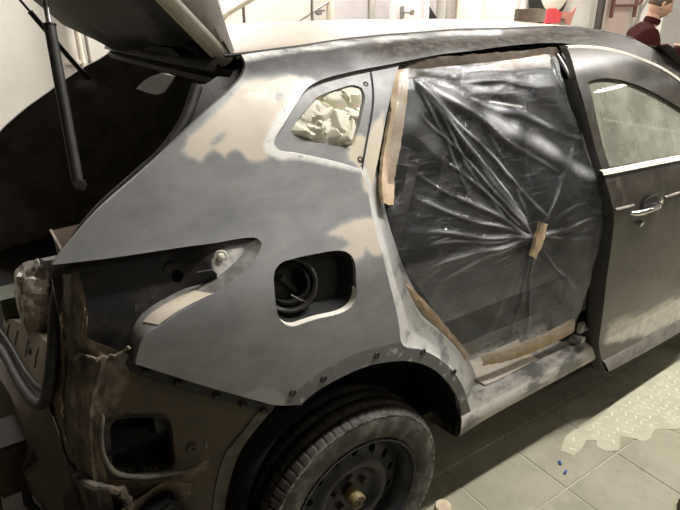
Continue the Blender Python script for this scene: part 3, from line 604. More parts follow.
# rear corner column
ROWS = [[(-0.671, 0.22, 1.133), (-0.668, 0.17, 1.152), (-0.661, 0.13, 1.168), (-0.652, 0.105, 1.18), (-0.651, 0.1, 1.181), (-0.649, 0.095, 1.185)] ,
[(-0.692, 0.22, 1.053), (-0.683, 0.17, 1.073), (-0.673, 0.13, 1.089), (-0.66, 0.105, 1.092), (-0.654, 0.1, 1.092), (-0.647, 0.095, 1.092)] ,
[(-0.707, 0.22, 0.987), (-0.695, 0.17, 1.008), (-0.683, 0.13, 1.025), (-0.671, 0.105, 1.033), (-0.666, 0.1, 1.034), (-0.661, 0.095, 1.035)] ,
[(-0.709, 0.22, 0.969), (-0.695, 0.17, 0.988), (-0.684, 0.13, 1.003), (-0.657, 0.105, 0.999), (-0.621, 0.1, 0.983), (-0.583, 0.095, 0.964)] ,
[(-0.745, 0.22, 0.839), (-0.726, 0.17, 0.857), (-0.714, 0.13, 0.873), (-0.692, 0.105, 0.874), (-0.672, 0.1, 0.863), (-0.655, 0.095, 0.85)] ,
[(-0.749, 0.22, 0.727), (-0.738, 0.17, 0.749), (-0.728, 0.13, 0.765), (-0.707, 0.105, 0.765), (-0.693, 0.1, 0.755), (-0.681, 0.095, 0.747)] ,
[(-0.746, 0.22, 0.648), (-0.739, 0.17, 0.674), (-0.73, 0.13, 0.695), (-0.715, 0.105, 0.699), (-0.699, 0.1, 0.682), (-0.681, 0.095, 0.664)] ,
]
strands = [curve([r[k] for r in ROWS]+[(ROWS[-1][k][0]+(.0 if k < 3 else -.004), ROWS[-1][k][1]+.02, .25)], .02) for k in range(6)]
strands = [arc_resample(q, 70) for q in strands]; col = []
for k in range(5):
    for f, rib in ((0, 0), (.25, .5), (.5, 1), (.75, .3)):
        q = (1-f)*strands[k]+f*strands[k+1]; ribd = -.010*rib*(1 if k in (1, 3) else -.8 if k == 2 else .2)
        col.append([tuple(p+np.array((rng.normal(0, .0012), ribd*(p[2] < .99)+rng.normal(0, .0012), 0))) for p in q])
col.append([tuple(p) for p in strands[5]])
MB().loft(col).make('rear_corner_column', M['column'], car, label='dusty bare metal rear corner column')
lg = curve([(-.742, .165, .675), (-.73, .10, .668), (-.70, .085, .655), (-.672, .08, .64), (-.655, .085, .60), (-.652, .09, .54)], .012)
MB().tube([tuple(np.array(p)+rng.normal(0, .003, 3)) for p in lg], [rng.uniform(.006, .014) for _ in lg], 7).make('crusty_ledge', M['column'], car, label='crusty sealed ledge at the foot of the corner column')
ex = curve([ROWS[i][1] for i in range(1, 6)], .012)
MB().tube([tuple(np.array(p)+np.array((-.004, -.006, 0))+rng.normal(0, .0015, 3)) for p in ex], [rng.uniform(.001, .005) for _ in ex], 6).make('flange_edge', plain('rusty_worn_edge', (.06, .045, .033), (.44, .32, .20), .5, 13, lo=.5, hi=.64), car, label='worn rusty bright edge of the opening flange')
# lower quarter below the bumper line
lw = panel('lower_quarter', OUT['lower'], [OUT['vent']], off(.05), .012, M['lower'], car, .02, {'edge': ['p_lowdust']}, label='brown lower quarter with square vent hole')
vb = np.array(OUT['vent']); vc_ = vb.mean(0)
o2 = curve(vb, .01, True); v1 = [(x, side_y(x, z)+.049, z) for x, z in o2]; v0 = [(vc_[0]+(x-vc_[0])*1.16-.008, side_y(x, z)+.044, vc_[1]+(z-vc_[1])*1.12) for x, z in o2]
v2 = [(x, side_y(x, z)+.12, z) for x, z in o2]
MB().loft([v0+v0[:1], v1+v1[:1]]).make('vent_rim', plain('vent_rim_grey', (.05, .044, .036), (.03, .027, .023), .6, 30), car, label='flat rim of the vent hole')
vv = MB().loft([v1+v1[:1], v2+v2[:1]]); vv.add(v2, [tuple(range(len(v2)))]); vv.make('vent_box', M['void'], car, label='black hollow behind the vent hole')
lp = [tuple(np.array(p)+np.array((0, .012, 0))) for p in curve(PTS['lip'], .015)]
MB().tube(lp, [.002]+[.006]*(len(lp)-2)+[.002], 8).make('pressed_lip', M['fender_flange'], car, label='pale pressed lip under the vent hole')
panel('bumper_retainer', OUT['bumpstrip'], [], off(.014), .012, M['black'], car, .035, label='black plastic bumper retaining strip')
for x in (-.56, -.5, -.42, -.36, -.31):
    z = np.interp(x, (-.588, -.285), (.965, .738))-.022; y = side_y(x, z)+.010
    MB().box((x, y, z), (.022, .012, .012), Matrix.Rotation(.62, 3, 'Y'), .003).make('clip', M['rubber'], car)
panel('arch_flange', OUT['archfl'], [], off(.045), .012, M['fender_flange'], car, .03, label='grey brown edge of the wheel arch')
x, z = -.452, .655
MB().lathe([(0, .014), (.003, .012), (.003, .005), (-.001, .0045), (-.001, 0)], (x-.03, side_y(x, z)+.05, z), (0, -1, 0), 14).make('plug', M['brown'], car)
MB().tube([(x+.003, side_y(x, z)+.046, z+.012), (x+.006, side_y(x, z)+.043, z), (x+.002, side_y(x, z)+.046, z-.012)], .002, 6).make('clip', M['steel'], car)
# ragged bracket below the vent
rb = MB().loft([[(x, .085+.02*math.sin(x*40)+.03*k, .575-.06*k+.012*math.sin(x*55+k)) for x in np.linspace(-.70, -.50, 16)] for k in range(5)])
rb.make('bumper_mount', M['column'], car, label='crusty bracket below the vent hole')
MB().box((-.60, .09, .44), (.16, .06, .16), Matrix.Rotation(-.3, 3, 'Y'), .01).make('bumper_mount', M['void'], car)
# rear end panel under the load sill
rp = []
for z in (.25, .35, .45, .52, .56, .64, .70):
    rp.append([(-.76-.10*math.sin(min(1, (y-.22)/.5)*pi/2)-(.03 if .4 < z < .55 else 0)+.01*math.sin(y*14), y, z+.04-.05*min(1, (y-.2)/.4)) for y in np.linspace(.2, 1.6, 24)])
s0 = arc_resample(curve(PTS['seal'][9:], .02), 60); yy_ = np.linspace(.2, 1.6, 24)
rp.append([(np.interp(y, s0[:, 1], s0[:, 0])-.004, y, np.interp(y, s0[:, 1], s0[:, 2])-.004) for y in yy_])
MB().loft(rp).make('rear_panel', M['brown'], car, label='bare brown rear end panel')
ba = arc_resample([(-.763, .3, .795), (-.787, .5, .743), (-.814, .75, .699), (-.851, 1.1, .635)], 20); bb = arc_resample([(-.721, .34, .909), (-.727, .52, .847), (-.776, .78, .785), (-.816, 1.1, .652)], 20)
ba = ba+np.array((.012, .02, .005)); bd = np.array((.05, .02, -.02))
so = MB().loft([[tuple(q) for q in ba], [tuple((ba[i]+bb[i])/2+np.array((-.004, 0, .004))) for i in range(20)], [tuple(q) for q in bb], [tuple(q+bd) for q in bb]])
sl_o = so.make('load_sill_trim', plain('tan_sill_trim', (.20, .155, .108), (.13, .10, .072), .6, 10), car, label='tan load sill trim with slots and a round hole')
for i in (3, 6, 9, 12):
    p0, p1 = ba[i]*.25+bb[i]*.75, ba[i]*.75+bb[i]*.25; e = np.array((-.004, -.003, .005))
    MB().tube([tuple(p0+e), tuple((p0+p1)/2+e*1.3), tuple(p1+e)], .0016, 6).make('slot', M['void'], sl_o)
p = ba[5]*.5+bb[5]*.5+np.array((-.005, -.003, .006)); MB().lathe([(-.003, .009), (.002, .0085), (.002, 0)], tuple(p), (-.7, -.3, .6), 12).make('hole', M['void'], sl_o)
s1 = arc_resample(curve(PTS['seal'][7:], .02), 40); s2 = s1+np.array((.018, .035, .012))
MB().loft([[tuple(q) for q in s1], [tuple(q+(0, 0, -.006)) for q in (s1+s2)/2], [tuple(q) for q in s2], [tuple(q+np.array((.03, .01, -.03))) for q in s2]]).make('opening_flange', M['brown'], car)
# crash brackets left bare by the missing bumper
c1 = MB().box((-.86, .52, .50), (.13, .12, .20), Matrix.Rotation(.2, 3, 'X'), .008).box((-.93, .52, .50), (.012, .17, .24), Matrix.Rotation(.2, 3, 'X'), .004)
c1.make('crash_bracket', M['brown'], car, label='boxy brown crash bracket')
MB().tube([(-.80, .36, .62), (-.85, .40, .52), (-.86, .42, .40), (-.83, .42, .30)], .012, 8).make('wiring_loom', M['rubber'], car)
# fuel filler pocket
fo = curve(OUT['fuel'], .012, True); fc = fo.mean(0); lay = []
for d, k in ((.012, 1.0), (.02, .97), (.05, .93), (.065, .85), (.07, .5)):
    lay.append([(fc[0]+(x-fc[0])*k, side_y(fc[0]+(x-fc[0])*k, fc[1]+(z-fc[1])*k)+d, fc[1]+(z-fc[1])*k) for x, z in fo])
pk = MB().loft([L+L[:1] for L in lay]); pk.add(lay[-1], [tuple(range(len(lay[-1])))])
po = pk.make('fuel_pocket', M['black'], car, label='black fuel filler pocket without its flap')
rimv = [[(fc[0]+(x-fc[0])*k, side_y(x, z)+d, fc[1]+(z-fc[1])*k) for x, z in fo] for d, k in ((.000, 1.004), (.010, .985), (.022, .975))]
sel = [i for i in range(len(fo)) if fo[i][1] < fc[1]-.02]
MB().loft([[L[i] for i in sorted(sel, key=lambda i: fo[i][0])] for L in rimv]).make('pocket_rim', M['white_paint'], po, label='bright bare lower rim')
fx, fz = -.195, 1.035; ca = (-.35, -1, .35); yc = side_y(fx, fz)
MB().lathe([(-.03, .078), (.012, .072), (.016, .066), (.012, .060), (-.004, .056)], (fx, yc+.055, fz), ca, 32).make('neck_ring', M['rubber'], po)
MB().lathe([(.0, .056), (.010, .052), (.012, .046), (.0, .042), (-.02, .040), (-.02, 0)], (fx, yc+.055, fz), ca, 32).make('filler_neck', M['void'], po)
MB().box((fx, yc+.058, fz), (.07, .012, .014), Matrix.Rotation(.9, 3, 'Y'), .003).make('cap_grip', M['rubber'], po)
MB().tube([(fx-.012, yc+.022, fz-.012), (fx+.016, yc+.020, fz-.036), (fx+.034, yc+.024, fz-.046)], .0018, 6).make('tether', M['steel'], po, label='pale cap tether')
# wheel: steel rim with its tyre
wc = Vector((-.018, 0, .25)); TY = .012
wh = empty('wheel', (0, 0, 0)); wh.parent = car; wh.matrix_basis = Matrix.Translation(Vector((wc.x, .1, wc.z))-car.location)
prof = [(-.20, .225), (-.205, .26), (-.20, .29), (-.185, .314), (-.16, .325), (-.135, .328), (-.131, .320), (-.123, .320), (-.119, .330), (-.09, .331), (-.086, .322), (-.078, .322), (-.074, .331), (-.045, .330), (-.041, .322), (-.033, .322), (-.030, .328), (-.018, .325), (-.008, .318), (.002, .3135), (.004, .310), (.001, .307), (.003, .303), (.006, .285), (.008, .262), (.004, .240), (-.004, .228), (-.010, .222)]
NA = 544; vts = []; fcs = []; wa = []; sc_w = []
for i in range(NA):
    a = 2*pi*i/NA; cut = (i % 8 == 0)
    for h, r in prof:
        rr = r
        if cut and -.03 <= h <= -.004 or (cut and h < -.03 and r > .325): rr = r-.0055
        vts.append((wc.x+rr*math.cos(a), TY-h, wc.z+rr*math.sin(a))); wa.append(1. if (h > -.005 and r < .316) else 0.); sc_w.append(1. if (.0005 < h < .0045 and .306 < r < .311) else 0.)
m_ = len(prof)
for i in range(NA):
    j = (i+1) % NA
    for k in range(m_-1): fcs.append((i*m_+k, i*m_+k+1, j*m_+k+1, j*m_+k))
ty = mesh('tyre', vts, fcs, M['tyre'], wh, True, 'worn dusty black tyre')
at = ty.data.attributes.new('wall', 'FLOAT', 'POINT'); at.data.foreach_set('value', wa)
at = ty.data.attributes.new('scuff', 'FLOAT', 'POINT'); at.data.foreach_set('value', sc_w)
MB().lathe([(-.012, .216), (.002, .221), (.003, .226), (-.004, .228), (-.008, .222)][::-1]+[(-.02, .212), (-.03, .205), (-.06, .196), (-.2, .19)], (wc.x, TY, wc.z), (0, -1, 0), 64).make('rim', M['rim'], wh, label='black steel rim')
hol = []
for k in range(14):
    a = 2*pi*(k+.3)/14; e = Vector((math.cos(a), math.sin(a))); q = Vector((-e.y, e.x))
    hol.append([tuple(Vector((wc.x, wc.z))+e*(.163+.016*math.cos(b))+q*(.0145*math.sin(b))) for b in np.linspace(0, 2*pi, 12, endpoint=False)])
bol = [[(wc.x+.057*math.cos(a)+.008*math.cos(b), wc.z+.057*math.sin(a)+.008*math.sin(b)) for b in np.linspace(0, 2*pi, 8, endpoint=False)] for a in np.linspace(.3, .3+2*pi, 5, endpoint=False)]
def disc(x, z):
    r = math.hypot(x-wc.x, z-wc.z); return TY+np.interp(r, [0, .03, .07, .085, .105, .118, .13, .145, .18, .2], [.06, .06, .062, .060, .030, .026, .030, .044, .056, .066])
panel('wheel_disc', [(wc.x+.2*math.cos(a), wc.z+.2*math.sin(a)) for a in np.linspace(0, 2*pi, 60, endpoint=False)], hol+bol, disc, .011, M['rim'], wh, .01, edge_step=.008, label='black steel wheel disc with a ring of oval holes')
MB().lathe([(-.09, .2), (-.09, 0)], (wc.x, TY, wc.z), (0, -1, 0), 40).make('brake_shield', M['void'], wh)
MB().lathe([(-.05, .026), (-.004, .026), (0, .023), (0, 0)], (wc.x, TY, wc.z), (0, -1, 0), 32).make('centre_cap', M['yellow'], wh, label='yellowed hub centre cap')
for dx_ in (-.010, .010):
    MB().tube([(wc.x+dx_+.009*math.cos(a), TY-.001, wc.z+.011*math.sin(a)) for a in np.linspace(0, 2*pi, 17)], .0022, 5).make('ring_mark', M['black'], wh)
for a in np.linspace(.3, .3+2*pi, 5, endpoint=False):
    MB().lathe([(-.07, .012), (-.045, .012), (-.043, .010), (-.043, 0)], (wc.x+.057*math.cos(a), TY, wc.z+.057*math.sin(a)), (0, -1, 0), 6).make('wheel_bolt', M['hub'], wh)
MB().tube([(wc.x-.20, TY+.016, wc.z+.05), (wc.x-.197, TY-.006, wc.z+.05)], .004, 8).make('valve', M['steel'], wh)

# front door, a little ajar
fd = empty('front_door', (0, 0, 0)); fd.parent = car; fd.matrix_basis = Matrix.Translation(Vector((1.1, 0, .9))-car.location)
def doory(x, z): return side_y(x, max(z, .40))-.02
do = panel('door_skin', OUT['fdoor'], [OUT['fdwin']], doory, .014, M['door'], fd, .03, {'dust': ['p_door_reflection']}, label='dark glossy dusty door skin with a painted floor reflection along the bottom')  # dust attribute marks the painted floor reflection low on the door
panel('window_glass', [(p[0]+(-.01 if p[0] < 1.3 else .01), p[1]) for p in OUT['fdwin']], [], lambda x, z: doory(x, z)+.012, .05, M['glass'], fd, 0, label='dusty greenish front door glass')
re_ = curve(OUT['fdoor'][10:], .02); sh = []
re_ = [p for p in re_ if p[1] < 1.5]
for d, k in ((.001, 0), (.02, -.012), (.055, -.016), (.058, .01), (.11, .02)):
    sh.append([(x+k, doory(x, z)+d, z) for x, z in re_])
MB().loft(sh).make('shut_face', M['rubber'], fd, label='black rear edge of the front door')
tr = curve(OUT['fdoor'][0:8], .03)
MB().loft([[(x, doory(x, z)-.006+a, z-.004+b) for x, z in tr] for a, b in ((.01, .006), (-.002, .004), (-.004, -.006), (.004, -.012))]).make('window_trim', M['white_paint'], fd, label='pale bright strip over the door window')
bt = [(1.013, 1.133), (1.138, 1.128), (1.3, 1.122), (1.517, 1.113), (1.853, 1.094)]
MB().loft([[(x, doory(x, z+b)-.007+a, z+b-.004) for x, z in curve(bt, .04)] for a, b in ((.006, .010), (-.005, .008), (-.006, -.004), (.004, -.008))]).make('belt_trim', M['white_paint'], fd, label='pale bright strip along the window sill')  # chrome trim in pale paint, its bright reflection put into the colour
crs = curve([(1.07, .998), (1.11, .995), (1.226, .990), (1.367, .982), (1.518, .979), (1.865, .972)], .04)
for ca, cb in ((1.07, 1.215), (1.375, 1.86)):
    seg = [p for p in crs if ca <= p[0] <= cb]
    MB().loft([[(x, doory(x, z)+a, z+b) for x, z in seg] for a, b in ((.003, .007), (-.005, .003), (-.006, -.001), (.003, -.007))]).make('crease', plain('pale_crease', (.30, .27, .23), (.10, .09, .075), .3, 14), fd)  # crease strip coloured paler than the door skin
h0 = (1.30, .955)
def hp(x, z, d): return (x, doory(x, z)-d, z)
cup = [[hp(1.295+.058*k*math.cos(a), .982+.030*k*math.sin(a), -dd+.003) for a in np.linspace(0, 2*pi, 25)] for k, dd in ((1, -.006), (.92, -.008), (.6, -.004), (.1, -.002))]
MB().loft(cup).make('handle_recess', M['black'], fd)
ha = MB().tube([hp(1.175, .966, -.002), hp(1.182, .967, .014), hp(1.21, .967, .022), (hp(1.265, .968, .025)), hp(1.32, .967, .023), hp(1.345, .967, .014), hp(1.352, .967, -.004)], [.008, .010, .0115, .0115, .0115, .010, .008], 10)
ho = ha.make('handle', M['chrome'], fd, label='chrome pull handle')
MB().box(hp(1.372, .972, .004), (.026, .014, .03), None, .005).make('lock_cap', M['chrome'], fd)
MB().lathe([(0, .012), (.012, .011), (.014, .008), (.014, 0)], hp(1.245, .915, .0), (0, -1, -.3), 12).make('lock_barrel', M['chrome'], fd)
dbx = np.linspace(1.297, 2.18, 20); dbz = np.interp(dbx, [1.292, 1.663, 2.069, 2.294], [.204, .186, .170, .169])
rk = [[(x+k, doory(x, max(z, .3))+a, z+b) for x, z in zip(dbx, dbz)] for a, b, k in ((-.001, .085, -.055), (-.010, .07, -.045), (-.010, .01, 0), (.004, .0, 0))]
MB().loft(rk).make('door_cladding', plain('grey_lower_cladding', (.11, .105, .095), (.2, .19, .17), .4, 12), fd, label='grey lower strip of the door')
# door seals seen between the film and the front door window
for dx_, r, m_ in ((.0, .007, M['rubber']), (-.022, .006, M['white_paint'] if False else M['steel']), (.016, .005, M['black'])):
    sp = curve([(1.035, 1.50), (1.04, 1.40), (1.035, 1.30), (1.03, 1.20), (1.045, 1.10)], .04)
    MB().tube([(x+dx_, side_y(x, z)+.012, z) for x, z in sp], r, 8).make('door_seal', m_, car)
# front end out of view closes the shadow
ho_ = [[(x, y, z) for y in (.06, .5, 1.28, 1.72)] for x, z in ((2.25, .3), (2.3, 1.05), (2.9, .98), (3.35, .8), (3.45, .35))]
MB().loft(ho_).make('bonnet', M['door_frame'], car)
MB().loft([[(x, y, z) for y in (.20-.1*k, .89, 1.60+.15*k)] for k, (x, z) in enumerate(((1.62, 1.51), (2.3, 1.06)))]).make('windscreen', M['blackglass'], car)

# front wing and front wheel, just beyond the frame
fa = [(2.62+.39*math.cos(a), .36+.39*math.sin(a)) for a in np.linspace(-.1, pi+.1, 14)]
panel('front_wing', [(2.23, 1.03), (2.6, 1.0), (3.0, .92), (3.3, .78), (3.42, .58), (3.38, .34), (3.02, .32)]+fa[1:-1]+[(2.24, .32)], [], lambda x, z: side_y(1.2, max(z, .3))-.01+.9*max(0, x-2.9)**2, .05, M['door_frame'], car, .04)
for cobj in list(wh.children):
    d = cobj.copy(); COL.objects.link(d); d.parent = None
    d.name = cobj.name.split('.')[0]
fw = empty('wheel', (0, 0, 0)); fw.parent = car; fw.matrix_basis = Matrix.Translation(Vector((2.62, .1, wc.z))-car.location)
for d in [o for o in COL.objects if o.parent is None and o.name.split('.')[0] in {q.name.split('.')[0] for q in wh.children} and o.type == 'MESH' and o.data in [q.data for q in wh.children]]:
    d.parent = fw
# ------------------------------------------------------------------ masking on the car
fold_c = np.array((.672, .975)); fold_u = np.array((.31, 1.475)); FILM = {}
# creases gathered at the tape: angle, width, height, start, end, whiteness (doubled film plus painted glare)
CREASES = ((2.20, .016, .010, .02, .62, .5), (2.30, .005, .008, .0, .60, .7), (2.42, .006, .007, .03, .52, .4), (2.60, .007, .007, .0, .55, .45), (2.74, .006, .007, .0, .55, .7), (2.90, .007, .008, .0, .56, .75), (2.97, .005, .006, .0, .56, .5), (3.10, .008, .009, .0, .56, .8),
           (3.22, .010, .007, .0, .5, .55), (1.9, .010, .005, .05, .5, .15), (1.50, .010, .004, .1, .5, .06), (.72, .008, .006, .0, .42, .3), (.30, .006, .004, .0, .34, .2), (-.02, .008, .007, .0, .38, .55), (-.22, .012, .005, .0, .36, .25),
           (-.80, .007, .007, .0, .48, .32), (-1.55, .008, .007, .0, .5, .18), (-1.78, .006, .006, .0, .46, .2), (-2.2, .014, .004, .08, .5, .07))
CREASES2 = ((-.10, .008, .005, .7, .4), (-.20, .012, .005, .5, .4), (-.33, .014, .007, .80, .5), (-.47, .034, .012, .90, .95), (-.56, .008, .007, .7, .4), (-.80, .009, .009, .68, .8), (-.93, .008, .009, .64, .9), (-1.08, .008, .007, .55, .35), (-1.25, .008, .006, .45, .25))  # creases from the upper corner; the broad white one is painted glare
def film_y(X, Z):
    base = np.array([side_y(a, b) for a, b in zip(X, Z)]); out = base-.002; hz = np.zeros(len(X))
    def crease(c0, a, wd, am, r0, r1, hh):
        dx_, dz_ = X-c0[0], Z-c0[1]; r = np.hypot(dx_, dz_); th = np.arctan2(dz_, dx_)
        d = ((th-a+pi) % (2*pi)-pi)*r+.006*np.sin(r*17+a*9)*np.clip(r/.2, 0, 1)
        s = np.clip((r-r0)/.05, 0, 1)*np.clip((r1-r)/(.45*r1), 0, 1)
        return am*np.exp(-(d/wd)**2)*s, hh*np.exp(-(d/(wd*.55))**2)*s*(.6+.4*np.sin(r*31+a*5))
    for a, wd, am, r0, r1, hh in CREASES:
        o_, h_ = crease(fold_c, a, wd, am, r0, r1, hh); out -= o_; hz = np.maximum(hz, h_)
    for a, wd, am, r1, hh in CREASES2:
        o_, h_ = crease(fold_u, a, wd, am, 0, r1, hh); out -= o_; hz = np.maximum(hz, h_)
    r = np.hypot(X-fold_c[0], Z-fold_c[1])
    out += .010*np.exp(-(r/.16)**2)+.012*np.sin(np.clip((Z-.55)/.9, 0, 1)*pi)
    out += .0022*np.sin(38*X+21*Z+3*np.sin(9*Z))+.0016*np.sin(61*Z-27*X+2*np.sin(14*X))
    FILM['haze'] = np.clip(hz*1.15, 0, .9); return out
fm = panel('masking_film', OUT['film'], [], film_y, .005, M['film'], None, 0, vec=True)
V_ = np.array([v.co[:] for v in fm.data.vertices]); hz = np.interp(V_[:, 2], [.5, .9, .99, 1.1, 1.5], [.08, .05, .03, .03, .04])
hz = np.maximum(hz, FILM['haze'][:len(hz)])
at = fm.data.attributes.new('haze', 'FLOAT', 'POINT'); at.data.foreach_set('value', hz.astype(np.float32))
tag(fm, 'clear wrinkled plastic film masking the rear door opening', 'plastic film')
rl = curve(PTS['rolled'], .012)
MB().tube([(p[0]+.003*math.sin(i*.9), p[1]-.006, p[2]) for i, p in enumerate(rl)], [.0085+.003*math.sin(i*.7) for i in range(len(rl))], 8).make('rolled_edge', plain('gathered_film', (.34, .34, .335), (.16, .16, .16), .25, 30), fm, label='grey white gathered edge of the film')
def tape(key, key2, mat, label, bulge=.004, seed=0, group='masking tapes around the door opening'):
    r = np.random.default_rng(seed); a = curve(PTS[key], .012); b = arc_resample(curve(PTS[key2], .012), len(a)); rows = []
    for f in np.linspace(0, 1, 6):
        rows.append([tuple((1-f)*a[i]+f*b[i]+np.array((r.normal(0, .0012), -bulge*math.sin(pi*f)+r.normal(0, .0012)-.003, r.normal(0, .0012)))) for i in range(len(a))])
    rows = [rows[0]]+rows
    rows[0] = [(p[0], p[1]+.012, p[2]) for p in rows[0]]; rows.append([(p[0], p[1]+.012, p[2]) for p in rows[-1]])
    o = MB().loft(rows).make('masking_tape', mat); tag(o, label, 'tape', group); return o
tape('tape1', 'tape1b', M['kraft'], 'brown paper tape along the pillar on the upper left of the film', .003, 1)
tape('tape2', 'tape2b', M['kraft'], 'brown paper tape slanting down the jamb above the wheel arch', .003, 2)
tape('tape3', 'tape3b', plain('dark_brown_tape', (.085, .06, .04), (.06, .044, .03), .5, 10), 'dark brown tape under the roof edge along the whole top of the film', .002, 3)
tape('tape6', 'tape6b', M['kraft_pale'], 'pale cream tapering tape at the upper right corner of the film', .003, 6)
tape('tape4', 'tape4b', M['kraft'], 'brown paper tape along the sill at the bottom of the film', .003, 4)
tape('tape5', 'tape5b', M['kraft'], 'short tan tape strip in the middle of the film', .003, 5)
# crumpled paper in the quarter window
V, F = tri_fill(OUT['qwin'], [], .005)
inside = sdf(V, curve(OUT['qwin'], .01, True)); cells = np.stack([rng.uniform(-.12, .15, 40), rng.uniform(1.32, 1.48, 40)], 1); ch = rng.uniform(-.014, .014, 40); sl_ = rng.normal(0, .75, (40, 2))
pv = []
for (x, z), d in zip(V, inside):
    dd = ((cells-(x, z))**2).sum(1); i = np.argsort(dd)[:2]; e = (np.sqrt(dd[i[1]])-np.sqrt(dd[i[0]]))
    h = max(ch[k]+sl_[k]@(np.array((x, z))-cells[k]) - .6*math.sqrt(dd[k]) for k in np.argsort(dd)[:4])
    h = min(max(h, -.03), .02)
    pv.append((x, side_y(x, z)+.031-(h+.012)*min(1, d/.02), z))
pf = [tuple(f) for f in F]
cp = mesh('masking_paper', pv, pf, M['paper'], None, False); tag(cp, 'crumpled cream paper stuffed into the small rear side window', 'paper')

# ------------------------------------------------------------------ things on and in the car
def tape_roll(loc, label):
    o = empty('tape_roll', loc, label, 'tape roll')
    MB().lathe([(0, .036), (0, .062), (.048, .062), (.048, .036)], loc, (0, 0, 1), 40).make('tape', plain('grey_tape', (.20, .165, .125), (.15, .125, .095), .6, 30), o)
    MB().lathe([(0, .033), (0, .0362), (.049, .0362), (.049, .033), (0, .033)], loc, (0, 0, 1), 40).make('core', M['kraft'], o, label='brown cardboard core')
zr = 1.6
tape_roll((1.27, .62, 1.5985), 'grey roll of masking tape standing flat on the roof')
# load bay clutter
bx = empty('cardboard_box', (-.50, .62, .70), 'brown cardboard box in the load bay behind the tail lamp corner', 'box')
cb = plain('old_cardboard', (.16, .095, .062), (.12, .072, .048), .9, 10)
b_ = MB().box((-.50, .62, .873), (.24, .30, .346), None, .004).make('box_body', cb, bx)
for s in (-1, 1):
    MB().box((-.50+s*.062, .62, 1.052+.004*s), (.12, .302, .005), Matrix.Rotation(.05*s, 3, 'Y')).make('flap', cb, bx)
MB().box((-.622, .62, 1.048), (.006, .302, .008)).make('edge_strip', M['kraft_pale'], bx, label='pale worn top edge')
def bag(loc, size, name, label, cat, mat, seed):
    r = np.random.default_rng(seed); bm = bmesh.new(); bmesh.ops.create_icosphere(bm, subdivisions=4, radius=1)
    dirs = r.normal(0, 1, (30, 3)); dirs /= np.linalg.norm(dirs, axis=1)[:, None]; amp = r.uniform(.02, .06, 30)
    for v in bm.verts:
        d = np.array(v.co); k = 1+sum(-a*max(0, 1-abs(d@q-.55)*7) for a, q in zip(amp, dirs)); p = np.sign(d)*np.abs(d)**.75*k
        v.co = Vector((p[0]*size[0], p[1]*size[1], max(p[2], -.85)*size[2]))+Vector(loc)
    me = bpy.data.meshes.new(name); bm.to_mesh(me); bm.free(); me.materials.append(mat); o = link(name, me); tag(o, label, cat); return o
bag((-.70, .68, .845), (.065, .135, .150), 'plastic_bag', 'crumpled dusty plastic bag leaning on the cardboard box in the load bay', 'bag', plain('dusty_plastic', (.24, .19, .14), (.12, .095, .07), .35, 22, lo=.4, hi=.6), 3)
gb = empty('toolbox', (-.755, .96, .70), 'small green box at the left edge behind the load sill', 'box')
MB().box((-.755, .96, .745), (.09, .12, .09), None, .01).make('box_body', plain('green_box', (.11, .14, .06), (.08, .10, .05), .6), gb)
MB().box((-.755, .96, .797), (.095, .125, .016), None, .005).make('lid', plain('green_lid', (.09, .12, .05), (.07, .09, .04), .6), gb)
# clutter on the floor behind the car
def crate(loc, d, rz, mat, label, group=None):
    o = empty('wooden_block', loc, label, 'block', group, rz=rz); R_ = Matrix.Rotation(rz, 3, 'Z')
    MB().box(Vector(loc)+Vector((0, 0, d[2]/2)), d, R_, .006).make('board', mat, o)
    MB().box(Vector(loc)+Vector((0, 0, d[2]+.009)), (d[0]*1.04, d[1]*1.04, .018), R_, .003).make('top_board', mat, o)
    return o
wd = plain('dirty_wood', (.13, .088, .052), (.085, .058, .038), .8, 8, stretch=(1, .2, 1))
wd2 = plain('dark_wood', (.06, .042, .028), (.04, .03, .022), .85, 8)
crate((-1.06, .50, FLOOR+.018), (.20, .34, .46), .25, wd2, 'tall dark wooden block on the floor behind the rear panel')
crate((-1.03, .10, FLOOR+.018), (.20, .26, .30), -.2, wd, 'lower light wooden block on the floor by the rear corner')
crate((-1.16, 1.0, FLOOR+.018), (.30, .44, .58), .1, wd, 'broad wooden block standing far behind the load sill')
ws = empty('darkening_board', (-1.15, .6, FLOOR), 'large dark brown board added under the wooden blocks to darken the floor', 'board')
MB().box((-1.25, .5, FLOOR+.009), (1.3, 2.2, .018), None, .003).make('board', wd2, ws)  # added board that darkens the bright floor behind the car
# paper cup by the front of the wheel, blue scraps
cu = empty('paper_cup', (.35, .005, FLOOR), 'pale upturned paper cup on the floor beside the rear tyre', 'cup')
MB().lathe([(0, .040), (.085, .030), (.088, .027), (.088, 0)], (.35, .005, FLOOR), (0, 0, 1), 24).make('cup_body', M['kraft_pale'], cu)
MB().lathe([(-.0, .040), (.003, .043), (.006, .040)], (.35, .005, FLOOR+.001), (0, 0, 1), 24).make('rim', M['white_paint'], cu)
blue = plain('blue_plastic', (.05, .10, .35), (.04, .08, .28), .5)
for i, (x, y, rz, l) in enumerate(((.93, -.10, .4, 'short blue plastic scrap beside the tile crossing'), (.955, -.055, 1.0, 'smaller blue plastic scrap nearer the dusty patch'))):
    o = MB().box((x, y, FLOOR+.006), (.022, .010, .006), Matrix.Rotation(rz, 3, 'Z'), .002).make('plastic_scrap', blue); tag(o, l, 'scrap', 'blue scraps on the tiles')
br = MB().tube([(1.10, -.47, FLOOR+.012), (1.15, -.45, FLOOR+.02), (1.22, -.44, FLOOR+.012)], [.012, .018, .012], 8).box((1.13, -.46, FLOOR+.012), (.06, .03, .022), Matrix.Rotation(.5, 3, 'Z'), .004)
o = br.make('rag', plain('dark_red_rag', (.05, .022, .018), (.03, .016, .014), .9)); tag(o, 'dark red brown rag on the floor at the right front', 'rag')

